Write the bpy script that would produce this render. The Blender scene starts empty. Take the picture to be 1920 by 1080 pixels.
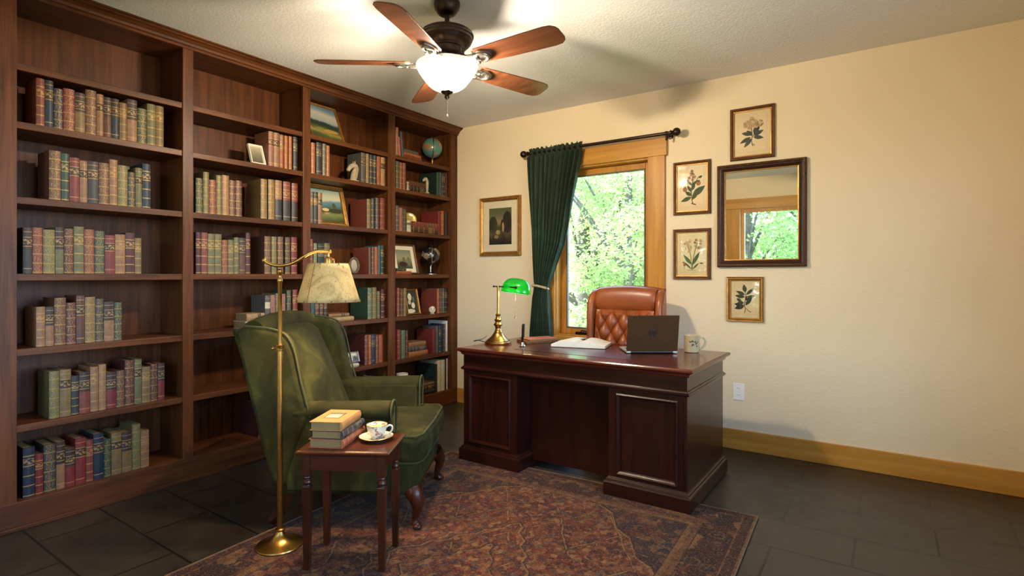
import bpy, bmesh, math, random
from mathutils import Vector, Matrix
random.seed(11)
SC = bpy.context.scene
COL = SC.collection
PI = math.pi

# ------------------------------------------------------------------ camera numbers (used to read positions off planes)
F = 1035.0; HY = 516.0; CH = 1.207; YAW = math.radians(34.4)
VX, VY = -math.sin(YAW), math.cos(YAW)
RX, RY = math.cos(YAW), math.sin(YAW)
def _ray(px, py):
    a = (px - 960.0) / F
    return VX + a * RX, VY + a * RY, (HY - py) / F
def onx(px, py, x):
    d = _ray(px, py); t = x / d[0]
    return t * d[1], CH + t * d[2]          # (y, z)
def ony(px, py, y):
    d = _ray(px, py); t = y / d[1]
    return t * d[0], CH + t * d[2]          # (x, z)

def lin(c):
    out = []
    for v in c[:3]:
        v = v / 255.0
        out.append(v / 12.92 if v <= 0.04045 else ((v + 0.055) / 1.055) ** 2.4)
    return (out[0], out[1], out[2], 1.0)

# ------------------------------------------------------------------ material helpers
class NT:
    def __init__(s, name):
        s.m = bpy.data.materials.new(name); s.m.use_nodes = True
        s.t = s.m.node_tree; s.b = s.t.nodes['Principled BSDF']; s.out = s.t.nodes['Material Output']
    def n(s, kind, **kw):
        nd = s.t.nodes.new(kind)
        for k, v in kw.items(): setattr(nd, k, v)
        return nd
    def l(s, a, b): s.t.links.new(a, b)
    def put(s, sock, v):
        if isinstance(v, bpy.types.NodeSocket): s.l(v, sock)
        else: sock.default_value = v
    def math(s, op, a, b=0.0, c=0.0, clamp=False):
        nd = s.n('ShaderNodeMath', operation=op, use_clamp=clamp)
        s.put(nd.inputs[0], a); s.put(nd.inputs[1], b); s.put(nd.inputs[2], c)
        return nd.outputs[0]
    def mix(s, fac, a, b, blend='MIX'):
        nd = s.n('ShaderNodeMix', data_type='RGBA', blend_type=blend)
        s.put(nd.inputs[0], fac); s.put(nd.inputs[6], a); s.put(nd.inputs[7], b)
        return nd.outputs[2]
    def coord(s, which='Object'): return s.n('ShaderNodeTexCoord').outputs[which]
    def map(s, vec, scale=(1, 1, 1), loc=(0, 0, 0), rot=(0, 0, 0)):
        nd = s.n('ShaderNodeMapping'); s.l(vec, nd.inputs[0])
        nd.inputs[1].default_value = loc; nd.inputs[2].default_value = rot; nd.inputs[3].default_value = scale
        return nd.outputs[0]
    def noise(s, vec, scale, detail=3.0, rough=0.5, dist=0.0, color=False):
        nd = s.n('ShaderNodeTexNoise'); s.l(vec, nd.inputs['Vector'])
        nd.inputs['Scale'].default_value = scale; nd.inputs['Detail'].default_value = detail
        nd.inputs['Roughness'].default_value = rough; nd.inputs['Distortion'].default_value = dist
        return nd.outputs['Color' if color else 'Fac']
    def voro(s, vec, scale, feature='F1', out='Distance', rnd=1.0):
        nd = s.n('ShaderNodeTexVoronoi', feature=feature); s.l(vec, nd.inputs['Vector'])
        nd.inputs['Scale'].default_value = scale; nd.inputs['Randomness'].default_value = rnd
        return nd.outputs[out]
    def ramp(s, fac, stops, interp='LINEAR'):
        nd = s.n('ShaderNodeValToRGB'); r = nd.color_ramp; r.interpolation = interp
        while len(r.elements) > len(stops): r.elements.remove(r.elements[-1])
        while len(r.elements) < len(stops): r.elements.new(1.0)
        for e, (p, c) in zip(r.elements, stops): e.position = p; e.color = c
        s.put(nd.inputs[0], fac)
        return nd.outputs[0]
    def sep(s, vec):
        nd = s.n('ShaderNodeSeparateXYZ'); s.l(vec, nd.inputs[0]); return nd.outputs
    def comb(s, x, y, z):
        nd = s.n('ShaderNodeCombineXYZ')
        s.put(nd.inputs[0], x); s.put(nd.inputs[1], y); s.put(nd.inputs[2], z); return nd.outputs[0]
    def bump(s, h, strength=0.3, dist=0.01):
        nd = s.n('ShaderNodeBump'); s.l(h, nd.inputs['Height'])
        nd.inputs['Strength'].default_value = strength; nd.inputs['Distance'].default_value = dist
        s.l(nd.outputs[0], s.b.inputs['Normal'])
    def set(s, **kw):
        for k, v in kw.items():
            s.put(s.b.inputs[k.replace('_', ' ')], v)
        return s

def simple(name, c, rough=0.5, metal=0.0, vary=0.12, vscale=9.0, bump=0.0, bscale=60.0, **kw):
    g = NT(name); co = g.coord(); base = lin(c)
    if vary > 0:
        f = g.noise(co, vscale, 4.0, 0.6)
        dark = tuple(v * (1 - vary) for v in base[:3]) + (1,); lite = tuple(min(1, v * (1 + vary)) for v in base[:3]) + (1,)
        g.set(Base_Color=g.ramp(f, [(0.3, dark), (0.7, lite)]))
    else: g.set(Base_Color=base)
    g.set(Roughness=rough, Metallic=metal, **kw)
    if bump > 0: g.bump(g.noise(co, bscale, 4.0, 0.6), bump, 0.004)
    return g.m

def wood(name, c1, c2, axis='Z', rough=0.38, scale=26.0, coat=0.0, knots=False, bump=0.05):
    g = NT(name); co = g.coord()
    sc = {'X': (0.06, 1, 1), 'Y': (1, 0.06, 1), 'Z': (1, 1, 0.06)}[axis]
    v = g.map(co, scale=sc)
    f = g.noise(v, scale, 6.0, 0.62, 0.6)
    f2 = g.noise(v, scale * 5, 3.0, 0.6)
    f3 = g.noise(co, 1.7, 2.0)
    h = g.math('ADD', g.math('MULTIPLY', f, 0.68), g.math('MULTIPLY', f2, 0.22))
    h = g.math('ADD', h, g.math('MULTIPLY', f3, 0.16))
    col = g.ramp(h, [(0.36, lin(c1)), (0.68, lin(c2))])
    if knots:
        vv = g.map(co, scale=tuple(a * 8 if a < 1 else a * 1.0 for a in sc))
        k = g.voro(vv, 2.6)
        col = g.mix(g.ramp(k, [(0.03, (1, 1, 1, 1)), (0.10, (0, 0, 0, 1))]), col, lin((92, 50, 18)))
    g.set(Base_Color=col, Roughness=rough, Coat_Weight=coat, Coat_Roughness=0.12, Specular_IOR_Level=.25)
    if bump: g.bump(f2, bump, 0.002)
    return g.m

M = {}
WAL1, WAL2 = (48, 23, 8), (104, 58, 26)
for ax in 'XYZ':
    M['wal' + ax] = wood('walnut_' + ax, WAL1, WAL2, ax, 0.42)
    M['mah' + ax] = wood('mahogany_' + ax, (24, 8, 6), (54, 19, 12), ax, 0.30, coat=0.3, bump=0.02)
    M['oak' + ax] = wood('honey_oak_' + ax, (164, 106, 36), (204, 148, 66), ax, 0.38, 14.0, knots=(ax == 'X'))
    M['tab' + ax] = wood('cherry_' + ax, (42, 16, 7), (80, 36, 17), ax, 0.33, coat=0.25)
M['brass'] = simple('aged_brass', (180, 140, 74), 0.28, 1.0, 0.18, 14)
M['bronze'] = simple('oiled_bronze', (58, 44, 36), 0.35, 0.85, 0.2, 20)
M['chrome'] = simple('brushed_nickel', (190, 184, 176), 0.28, 1.0, 0.08, 20)
M['black'] = simple('black_lacquer', (20, 18, 18), 0.35, 0.0, 0.1)
M['cream'] = simple('cream_paper', (226, 214, 186), 0.8, 0.0, 0.06, 30)
M['white'] = simple('white_plastic', (236, 232, 222), 0.4, 0.0, 0.02)

def velvet(name, c, nap=0.5, sheen=0.6, lite=1.5):
    g = NT(name); co = g.coord(); b = lin(c)
    f = g.noise(g.map(co, scale=(1, 1, 0.7)), 5.5, 4.0, 0.55, 1.2)
    f2 = g.noise(co, 900, 2.0)
    dk = tuple(v * (1 - nap) for v in b[:3]) + (1,); lt = tuple(min(1, v * lite) for v in b[:3]) + (1,)
    g.set(Base_Color=g.ramp(f, [(0.32, dk), (0.55, b), (0.74, lt)]), Roughness=0.85,
          Sheen_Weight=sheen, Sheen_Roughness=0.35, Sheen_Tint=lt)
    g.b.inputs['Specular IOR Level'].default_value = 0.2
    g.bump(g.math('ADD', g.math('MULTIPLY', f2, 0.25), f), 0.18, 0.006)
    return g.m
M['velvet'] = velvet('green_velvet', (48, 46, 15), 0.6, 0.25, 2.2)
M['velvetp'] = velvet('green_velvet_piping', (64, 66, 36), 0.3, 0.3, 1.4)
M['curtain'] = velvet('dark_green_curtain_velvet', (46, 60, 44), 0.3, 0.35, 1.6)

def leather(name, c, rough=0.36):
    g = NT(name); co = g.coord(); b = lin(c)
    f = g.noise(co, 6.0, 4.0, 0.6)
    cr = g.voro(co, 160, 'DISTANCE_TO_EDGE')
    g.set(Base_Color=g.ramp(f, [(0.3, tuple(v * 0.72 for v in b[:3]) + (1,)), (0.7, tuple(min(1, v * 1.2) for v in b[:3]) + (1,))]),
          Roughness=rough, Coat_Weight=0.15, Coat_Roughness=0.25)
    g.bump(g.ramp(cr, [(0.0, (0, 0, 0, 1)), (0.12, (1, 1, 1, 1))]), 0.08, 0.002)
    return g.m
M['leather'] = leather('cognac_leather', (148, 74, 32))

# ------------------------------------------------------------------ mesh helpers
def BM(): return bmesh.new()
def box(bm, lo, hi, mi=0):
    x0, y0, z0 = lo; x1, y1, z1 = hi
    v = [bm.verts.new(p) for p in ((x0, y0, z0), (x1, y0, z0), (x1, y1, z0), (x0, y1, z0), (x0, y0, z1), (x1, y0, z1), (x1, y1, z1), (x0, y1, z1))]
    for f in ((0, 3, 2, 1), (4, 5, 6, 7), (0, 1, 5, 4), (1, 2, 6, 5), (2, 3, 7, 6), (3, 0, 4, 7)):
        bm.faces.new([v[i] for i in f]).material_index = mi
    return v
def lathe(bm, prof, segs=32, c=(0, 0, 0), mi=0, sx=1.0, sy=1.0):
    rings = []
    for r, z in prof:
        if r < 1e-6: rings.append([bm.verts.new((c[0], c[1], c[2] + z))])
        else: rings.append([bm.verts.new((c[0] + sx * r * math.cos(2 * PI * k / segs), c[1] + sy * r * math.sin(2 * PI * k / segs), c[2] + z)) for k in range(segs)])
    for a, b in zip(rings[:-1], rings[1:]):
        for k in range(segs):
            j = (k + 1) % segs
            if len(a) == 1 and len(b) == 1: continue
            if len(a) == 1: f = (a[0], b[j], b[k])
            elif len(b) == 1: f = (a[k], a[j], b[0])
            else: f = (a[k], a[j], b[j], b[k])
            try: bm.faces.new(f).material_index = mi
            except ValueError: pass
    return rings
def cyl(bm, r, z0, z1, segs=24, c=(0, 0, 0)):
    lathe(bm, [(0, z0), (r, z0), (r, z1), (0, z1)], segs, c)
def ball(bm, c, r, segs=20, sz=1.0):
    n = segs // 2
    lathe(bm, [(r * math.sin(PI * k / n), -r * sz * math.cos(PI * k / n)) for k in range(n + 1)], segs, c)
def tube(bm, pts, rad, segs=12, caps=True, mi=0, closed=False, flat=1.0):
    P = [Vector(p) for p in pts]; n = len(P)
    R = rad if isinstance(rad, (list, tuple)) else [rad] * n
    rings = []; up = None
    for i in range(n):
        if closed: t = (P[(i + 1) % n] - P[i - 1])
        else: t = P[min(i + 1, n - 1)] - P[max(i - 1, 0)]
        if t.length < 1e-9: t = Vector((0, 0, 1))
        t.normalize()
        if up is None:
            up = Vector((0, 0, 1)) if abs(t.z) < 0.9 else Vector((1, 0, 0))
        a = (up - t * up.dot(t))
        if a.length < 1e-6: a = t.orthogonal()
        a.normalize(); up = a; b = t.cross(a)
        rings.append([bm.verts.new(P[i] + (a * math.cos(2 * PI * k / segs) * flat + b * math.sin(2 * PI * k / segs)) * R[i]) for k in range(segs)])
    pairs = list(zip(rings[:-1], rings[1:])) + ([(rings[-1], rings[0])] if closed else [])
    for a, b in pairs:
        for k in range(segs):
            j = (k + 1) % segs
            bm.faces.new((a[k], a[j], b[j], b[k])).material_index = mi
    if caps and not closed:
        bm.faces.new(rings[0][::-1]).material_index = mi; bm.faces.new(rings[-1]).material_index = mi
def prism(bm, poly, vec, mi=0):
    """polygon of 3-D points pushed along vec"""
    a = [bm.verts.new(p) for p in poly]; b = [bm.verts.new(Vector(p) + Vector(vec)) for p in poly]; n = len(a)
    bm.faces.new(a).material_index = mi; bm.faces.new(b[::-1]).material_index = mi
    for k in range(n):
        j = (k + 1) % n
        bm.faces.new((a[j], a[k], b[k], b[j])).material_index = mi
def grid(bm, fn, nu, nv, mi=0, wrap=False):
    vs = [[bm.verts.new(fn(i / nu, j / nv)) for i in range(nu + (0 if wrap else 1))] for j in range(nv + 1)]
    w = nu if wrap else nu + 1
    for j in range(nv):
        for i in range(nu):
            k = (i + 1) % w
            bm.faces.new((vs[j][i], vs[j][k], vs[j + 1][k], vs[j + 1][i])).material_index = mi
    return vs
def smoothpath(pts, sub=6):
    P = [Vector(p) for p in pts]; out = []
    for i in range(len(P) - 1):
        p0 = P[max(i - 1, 0)]; p1 = P[i]; p2 = P[i + 1]; p3 = P[min(i + 2, len(P) - 1)]
        for k in range(sub):
            t = k / sub
            out.append(0.5 * ((2 * p1) + (p2 - p0) * t + (2 * p0 - 5 * p1 + 4 * p2 - p3) * t * t + (3 * p1 - p0 - 3 * p2 + p3) * t ** 3))
    out.append(P[-1]); return out

def obj(name, bm, mat, parent=None, smooth=False, world=False, bevel=0.0, bseg=2, sub=0, solid=0.0, label=None, loc=None, rot=None, angle=35):
    bmesh.ops.recalc_face_normals(bm, faces=bm.faces[:])
    if world and parent is not None:
        bm.transform(WM[parent.name].inverted())
    me = bpy.data.meshes.new(name); bm.to_mesh(me); bm.free()
    for m in (mat if isinstance(mat, (list, tuple)) else [mat]): me.materials.append(m)
    if smooth:
        for p in me.polygons: p.use_smooth = True
        me.set_sharp_from_angle(angle=math.radians(42))
    o = bpy.data.objects.new(name, me); COL.objects.link(o)
    if parent is not None: o.parent = parent
    if loc is not None: o.location = loc
    if rot is not None: o.rotation_euler = rot
    if bevel > 0:
        b = o.modifiers.new('bevel', 'BEVEL'); b.width = bevel; b.segments = bseg; b.limit_method = 'ANGLE'; b.angle_limit = math.radians(angle)
        b.harden_normals = False
        if not smooth and bseg >= 2:
            for p in me.polygons: p.use_smooth = False
    if sub > 0:
        s = o.modifiers.new('sub', 'SUBSURF'); s.levels = sub; s.render_levels = sub
    if solid:
        s = o.modifiers.new('solid', 'SOLIDIFY'); s.thickness = solid; s.offset = 0
    if label: o['label'] = label
    return o
WM = {}
def thing(name, label, cat, loc=(0, 0, 0), rz=0.0, group=None, mat=None):
    o = bpy.data.objects.new(name, None); COL.objects.link(o)
    m = mat if mat is not None else Matrix.Translation(loc) @ Matrix.Rotation(rz, 4, 'Z')
    o.matrix_world = m; o.empty_display_size = 0.05
    o['label'] = label; o['category'] = cat
    if group: o['group'] = group
    WM[o.name] = m
    return o
def tag(o, label, cat, group=None):
    o['label'] = label; o['category'] = cat
    if group: o['group'] = group
    return o
def struct(name, bm, mat, parent=None, **kw):
    o = obj(name, bm, mat, parent, **kw)
    if parent is None: o['kind'] = 'structure'
    return o
def sthing(name, loc=(0, 0, 0)):
    o = bpy.data.objects.new(name, None); COL.objects.link(o); o.location = loc; o['kind'] = 'structure'
    WM[o.name] = Matrix.Translation(loc)
    return o

# ================================================================== SETTING
H = 2.60; XL = -3.72; XR = 0.95; YB = 4.05; YF = -0.32
SHX = -3.40                                     # bookcase front plane

def wall_mat():
    g = NT('cream_orange_peel_wall'); co = g.coord()
    f = g.noise(co, 85, 3.0, 0.6); f2 = g.noise(co, 1.2, 2.0)
    g.set(Base_Color=g.ramp(f2, [(0.3, lin((228, 207, 170))), (0.7, lin((234, 214, 179)))]), Roughness=0.75)
    g.bump(f, 0.35, 0.006); return g.m
def ceil_mat():
    g = NT('stippled_ceiling'); co = g.coord()
    f = g.noise(co, 75, 4.0, 0.7); v = g.voro(co, 60)
    g.set(Base_Color=g.ramp(g.noise(co, 110, 2.0), [(0.3, lin((222, 219, 214))), (0.7, lin((234, 231, 226)))]), Roughness=0.9)
    g.bump(g.math('SUBTRACT', f, g.math('MULTIPLY', v, 0.4)), 0.38, 0.01); return g.m
def floor_mat():
    g = NT('slate_tile_floor'); co = g.coord()
    br = g.n('ShaderNodeTexBrick'); br.offset = 0.5
    g.l(g.map(co, rot=(0, 0, 0), loc=(0.13, 0.07, 0)), br.inputs['Vector'])
    br.inputs['Color1'].default_value = lin((44, 38, 31)); br.inputs['Color2'].default_value = lin((54, 46, 36))
    br.inputs['Mortar'].default_value = lin((16, 14, 12)); br.inputs['Scale'].default_value = 1.0
    br.inputs['Mortar Size'].default_value = 0.006; br.inputs['Brick Width'].default_value = 0.61; br.inputs['Row Height'].default_value = 0.305
    f = g.noise(co, 5, 6.0, 0.65, 0.8)
    g.set(Base_Color=g.mix(g.math('SUBTRACT', .55, g.math('MULTIPLY', br.outputs['Fac'], .5)), br.outputs['Color'], g.ramp(f, [(0.3, lin((30, 27, 23))), (0.7, lin((62, 53, 41)))])), Roughness=g.ramp(f, [(0.3, (0.28,) * 3 + (1,)), (0.7, (0.46,) * 3 + (1,))]))
    g.bump(g.math('SUBTRACT', f, g.math('MULTIPLY', br.outputs['Fac'], 1.5)), 0.25, 0.006); return g.m
M['wall'] = wall_mat(); M['ceil'] = ceil_mat(); M['floor'] = floor_mat()

b = BM(); box(b, (XL - .2, YF - .2, -.12), (XR + .2, YB + .2, 0)); struct('floor', b, M['floor'])
b = BM(); box(b, (XL - .2, YF - .2, H), (XR + .2, YB + .2, H + .12)); struct('ceiling', b, M['ceil'])
b = BM(); box(b, (XL - .2, YF - .2, 0), (XL, YB + .2, H)); struct('wall_left', b, M['wall'])
RWY = [(-0.10, 1.10), (1.32, 2.52)]; RZ0, RZ1 = .60, 2.20      # two unseen windows added in the right wall for more daylight, beside the camera
b = BM(); ys = [YF - .2, RWY[0][0], RWY[0][1], RWY[1][0], RWY[1][1], YB + .2]
for k in (0, 2, 4): box(b, (XR, ys[k], 0), (XR + .16, ys[k + 1], H))
for y0, y1 in RWY: box(b, (XR, y0, 0), (XR + .16, y1, RZ0)); box(b, (XR, y0, RZ1), (XR + .16, y1, H))
struct('wall_right', b, M['wall'])
# back wall with the window opening
WX0, WX1, WZ0, WZ1 = -2.33, -1.51, 0.70, 2.10
b = BM()
box(b, (XL, YB, 0), (WX0, YB + .16, H)); box(b, (WX1, YB, 0), (XR, YB + .16, H))
box(b, (WX0, YB, 0), (WX1, YB + .16, WZ0)); box(b, (WX0, YB, WZ1), (WX1, YB + .16, H))
struct('wall_back', b, M['wall'])
# front wall (behind the camera; the mirror shows its window)
GX = [(-2.72, -1.965), (-1.785, -0.95)]; GZ0, GZ1 = 0.70, 2.16
b = BM()
box(b, (XL, YF - .16, 0), (GX[0][0], YF, H)); box(b, (GX[0][1], YF - .16, 0), (GX[1][0], YF, H)); box(b, (GX[1][1], YF - .16, 0), (XR, YF, H))
for x0, x1 in GX:
    box(b, (x0, YF - .16, 0), (x1, YF, GZ0)); box(b, (x0, YF - .16, GZ1), (x1, YF, H))
struct('wall_front', b, M['wall'])
# roof with long eaves, added unseen to block sun and cut front daylight
b = BM(); box(b, (XL - .8, YF - 2.4, H + .14), (XR + .8, YB + .75, H + .24)); struct('added_roof', b, simple('added_roof_shingle', (92, 84, 78), 0.9))
# baseboards
b = BM(); box(b, (-3.395, YB - .018, 0), (XR, YB, .137)); struct('baseboard_back', b, M['oakX'], bevel=.004)
b = BM(); box(b, (XR - .018, YF, 0), (XR, YB - .02, .137)); struct('baseboard_right', b, M['oakY'], bevel=.004)
b = BM(); box(b, (XL, YF, 0), (XR - .02, YF + .018, .137)); struct('baseboard_front', b, M['oakX'], bevel=.004)

def glass_mat(name='window_glass', tint=(1, 1, 1, 1)):
    g = NT(name)
    tr = g.n('ShaderNodeBsdfTransparent'); tr.inputs[0].default_value = tint
    gl = g.n('ShaderNodeBsdfGlossy'); gl.inputs['Roughness'].default_value = 0.02
    lw = g.n('ShaderNodeLayerWeight'); lw.inputs[0].default_value = .5
    fr = g.math('ADD', g.math('MULTIPLY', g.math('POWER', lw.outputs['Facing'], 5.0), .9), .035)
    mx = g.n('ShaderNodeMixShader'); g.l(fr, mx.inputs[0]); g.l(tr.outputs[0], mx.inputs[1]); g.l(gl.outputs[0], mx.inputs[2])
    g.l(mx.outputs[0], g.out.inputs[0]); return g.m
M['glass'] = glass_mat()

# window in the back wall
w = sthing('window_1', (-1.92, YB, WZ0))
cw = .128
b = BM(); box(b, (WX1 - .004, YB - .022, WZ0 - .07), (WX1 + cw, YB, WZ1 + .004)); obj('side_casing', b, M['oakZ'], w, world=True, bevel=.003)
b = BM(); box(b, (WX0 - cw, YB - .022, WZ0 - .07), (WX0 + .004, YB, WZ1 + .004)); obj('side_casing', b, M['oakZ'], w, world=True, bevel=.003)
b = BM(); box(b, (WX0 - cw - .015, YB - .03, WZ1), (WX1 + cw + .015, YB, WZ1 + .132)); obj('head_casing', b, M['oakX'], w, world=True, bevel=.003)
b = BM(); box(b, (WX0 - cw - .02, YB - .05, WZ0 - .03), (WX1 + cw + .02, YB + .05, WZ0)); obj('sill', b, M['oakX'], w, world=True, bevel=.004)
b = BM()
box(b, (WX0, YB, WZ0), (WX0 + .012, YB + .15, WZ1)); box(b, (WX1 - .012, YB, WZ0), (WX1, YB + .15, WZ1)); box(b, (WX0 + .012, YB, WZ1 - .012), (WX1 - .012, YB + .15, WZ1)); box(b, (WX0 + .012, YB, WZ0), (WX1 - .012, YB + .15, WZ0 + .012))
obj('jamb', b, M['oakZ'], w, world=True)
sx0, sx1, sz0, sz1 = WX0 + .012, WX1 - .012, WZ0 + .012, WZ1 - .012
fw = .05; fy0, fy1 = YB + .085, YB + .13
b = BM()
box(b, (sx0, fy0, sz0), (sx0 + fw, fy1, sz1)); box(b, (sx1 - fw, fy0, sz0), (sx1, fy1, sz1)); box(b, (sx0 + fw, fy0, sz0), (sx1 - fw, fy1, sz0 + fw)); box(b, (sx0 + fw, fy0, sz1 - fw), (sx1 - fw, fy1, sz1))
sash = obj('sash', b, M['oakZ'], w, world=True, bevel=.004)
b = BM(); q = .010
box(b, (sx0 + fw, fy0 - .004, sz0 + fw), (sx0 + fw + q, fy0 + .02, sz1 - fw)); box(b, (sx1 - fw - q, fy0 - .004, sz0 + fw), (sx1 - fw, fy0 + .02, sz1 - fw)); box(b, (sx0 + fw + q, fy0 - .004, sz0 + fw), (sx1 - fw - q, fy0 + .02, sz0 + fw + q)); box(b, (sx0 + fw + q, fy0 - .004, sz1 - fw - q), (sx1 - fw - q, fy0 + .02, sz1 - fw))
obj('glazing_bead', b, simple('grey_gasket', (96, 88, 78), 0.6), w, world=True)
b = BM(); box(b, (sx0 + fw, fy0 + .02, sz0 + fw), (sx1 - fw, fy0 + .026, sz1 - fw)); obj('glass_pane', b, M['glass'], w, world=True)
b = BM(); box(b, (-2.17, YB + .055, WZ0 + .013), (-2.06, YB + .083, WZ0 + .035)); tube(b, [(-2.12, YB + .055, WZ0 + .03), (-2.10, YB + .03, WZ0 + .05), (-2.05, YB + .03, WZ0 + .048)], .006, 8)
obj('crank_handle', b, M['bronze'], w, world=True, bevel=.003)

# double window in the front wall
w = sthing('window_2', (-1.85, YF, GZ0))
b = BM()
for x0, x1 in ((GX[0][0] - .12, GX[0][0]), (GX[0][1] - .004, GX[1][0] + .004), (GX[1][1], GX[1][1] + .12)):
    box(b, (x0, YF, GZ0 - .06), (x1, YF + .022, GZ1))
obj('side_casing', b, M['oakZ'], w, world=True, bevel=.003)
b = BM(); box(b, (GX[0][0] - .14, YF, GZ1), (GX[1][1] + .14, YF + .03, GZ1 + .14)); obj('head_casing', b, M['oakX'], w, world=True, bevel=.003)
b = BM(); box(b, (GX[0][0] - .14, YF, GZ0 - .03), (GX[1][1] + .14, YF + .05, GZ0)); obj('sill', b, M['oakX'], w, world=True, bevel=.003)
for x0, x1 in GX:
    b = BM(); y0, y1 = YF - .13, YF - .07
    box(b, (x0, y0, GZ0), (x0 + .05, y1, GZ1)); box(b, (x1 - .05, y0, GZ0), (x1, y1, GZ1)); box(b, (x0 + .05, y0, GZ0), (x1 - .05, y1, GZ0 + .05)); box(b, (x0 + .05, y0, GZ1 - .05), (x1 - .05, y1, GZ1))
    obj('sash', b, M['oakZ'], w, world=True)
    b = BM(); box(b, (x0 + .05, YF - .10, GZ0 + .05), (x1 - .05, YF - .095, GZ1 - .05)); obj('glass_pane', b, M['glass'], w, world=True)

# pair of unseen windows, added to light the ceiling from the right
w = sthing('added_window_pair', (XR, 1.2, RZ0))
b = BM()
for y0, y1 in RWY: box(b, (XR - .022, y0 - .12, RZ0 - .06), (XR, y0, RZ1)); box(b, (XR - .022, y1, RZ0 - .06), (XR, y1 + .12, RZ1))
obj('side_casing', b, M['oakZ'], w, world=True, bevel=.003)
b = BM(); box(b, (XR - .03, RWY[0][0] - .14, RZ1), (XR, RWY[1][1] + .14, RZ1 + .13)); obj('head_casing', b, M['oakY'], w, world=True, bevel=.003)
b = BM(); box(b, (XR - .05, RWY[0][0] - .14, RZ0 - .03), (XR, RWY[1][1] + .14, RZ0)); obj('sill', b, M['oakY'], w, world=True, bevel=.003)
for y0, y1 in RWY:
    b = BM(); xa, xb = XR + .07, XR + .13
    box(b, (xa, y0, RZ0), (xb, y0 + .05, RZ1)); box(b, (xa, y1 - .05, RZ0), (xb, y1, RZ1)); box(b, (xa, y0 + .05, RZ0), (xb, y1 - .05, RZ0 + .05)); box(b, (xa, y0 + .05, RZ1 - .05), (xb, y1 - .05, RZ1))
    obj('sash', b, M['oakZ'], w, world=True)
    b = BM(); box(b, (XR + .095, y0 + .05, RZ0 + .05), (XR + .10, y1 - .05, RZ1 - .05)); obj('glass_pane', b, M['glass'], w, world=True)

# outside ground
def ground_mat():
    g = NT('forest_ground'); co = g.coord(); f = g.noise(co, 2.5, 6.0, 0.7)
    g.set(Base_Color=g.ramp(f, [(0.3, lin((70, 82, 40))), (0.7, lin((130, 150, 70)))]), Roughness=0.95); return g.m
b = BM(); box(b, (-40, -40, -.9), (40, 40, -.62)); struct('ground', b, ground_mat())
b = BM(); box(b, (XR + .4, -9, -.64), (13, 10, -.60)); o = struct('added_bounce_slab', b, simple('pale_bounce_concrete', (158, 156, 152), .85, 0, .06, 3))  # unseen pale slab added to bounce sunlight up through the right windows

# ================================================================== TREES OUTSIDE
def leaf_mat(name, c):
    g = NT(name); co = g.coord(); bcol = lin(c)
    f = g.noise(co, 3.0, 3.0)
    col = g.ramp(f, [(0.3, tuple(v * 0.75 for v in bcol[:3]) + (1,)), (0.7, tuple(min(1, v * 1.25) for v in bcol[:3]) + (1,))])
    d = g.n('ShaderNodeBsdfDiffuse'); t = g.n('ShaderNodeBsdfTranslucent'); g.l(col, d.inputs[0]); g.l(col, t.inputs[0])
    mx = g.n('ShaderNodeMixShader'); mx.inputs[0].default_value = 0.5
    g.l(d.outputs[0], mx.inputs[1]); g.l(t.outputs[0], mx.inputs[2]); g.l(mx.outputs[0], g.out.inputs[0]); return g.m
LEAF = [leaf_mat('spring_leaf_a', (166, 188, 124)), leaf_mat('spring_leaf_b', (142, 174, 108)), leaf_mat('spring_leaf_c', (188, 202, 146))]
M['bark'] = simple('bark', (104, 96, 86), 0.9, 0, 0.35, 12, 0.5, 30)
def tree(x, y, h, tr, crowns, leaf, label, nleaf=5200, size=.075):
    rnd = random.Random(int((x * 31 + y * 17) * 10))
    t = thing('tree', label, 'tree', (x, y, -.62), group='trees outside the windows')
    b = BM()
    top = (rnd.uniform(-.3, .3), rnd.uniform(-.3, .3), h)
    tube(b, smoothpath([(0, 0, -.05), (.03, .02, h * .3), (top[0] * .5, top[1] * .5, h * .65), top], 4), [tr * (1 - .75 * i / 12) for i in range(13)], 10)
    for cx, cy, cz, r in crowns:
        s = cz * .55
        tube(b, smoothpath([(top[0] * s / h * .6, top[1] * s / h * .6, s), (cx * .5, cy * .5, (s + cz) * .5 + .05), (cx, cy, cz)], 4), [tr * .32 * (1 - .7 * i / 8) for i in range(9)], 6)
    obj('trunk', b, M['bark'], t, smooth=True)
    b = BM(); vol = sum(c[3] ** 2 for c in crowns)
    for cx, cy, cz, r in crowns:
        for k in range(int(nleaf * r * r / vol)):
            d = Vector((rnd.gauss(0, 1), rnd.gauss(0, 1), rnd.gauss(0, 1))).normalized() * r * rnd.uniform(.15, 1) ** .5
            p = Vector((cx, cy, cz)) + Vector((d.x, d.y, d.z * .8))
            a = Vector((rnd.gauss(0, 1), rnd.gauss(0, 1), rnd.gauss(0, .6))).normalized(); c = a.orthogonal().normalized()
            c = Matrix.Rotation(rnd.uniform(0, 2 * PI), 3, a) @ c
            s = size * rnd.uniform(.6, 1.3)
            vs = [b.verts.new(p + a * s), b.verts.new(p + c * s * .45), b.verts.new(p - a * s), b.verts.new(p - c * s * .45)]
            b.faces.new(vs)
    me = obj('foliage', b, leaf, t); return t
def cloud(n, rx, ry, z0, z1, r, seed):
    rr = random.Random(seed)
    return [(rr.uniform(-rx, rx), rr.uniform(-ry, ry), rr.uniform(z0, z1), r * rr.uniform(.7, 1.25)) for _ in range(n)]
tree(-3.1, 7.4, 5.2, .10, cloud(15, 1.0, .9, 1.0, 3.9, .55, 1), LEAF[0], 'young bright green tree close outside the curtained window', 17000, .036)
tree(-4.4, 8.6, 6.0, .16, cloud(16, 1.3, 1.1, .8, 4.0, .62, 2), LEAF[2], 'pale yellow green tree outside the window, left of the young tree', 17000, .038)
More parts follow.
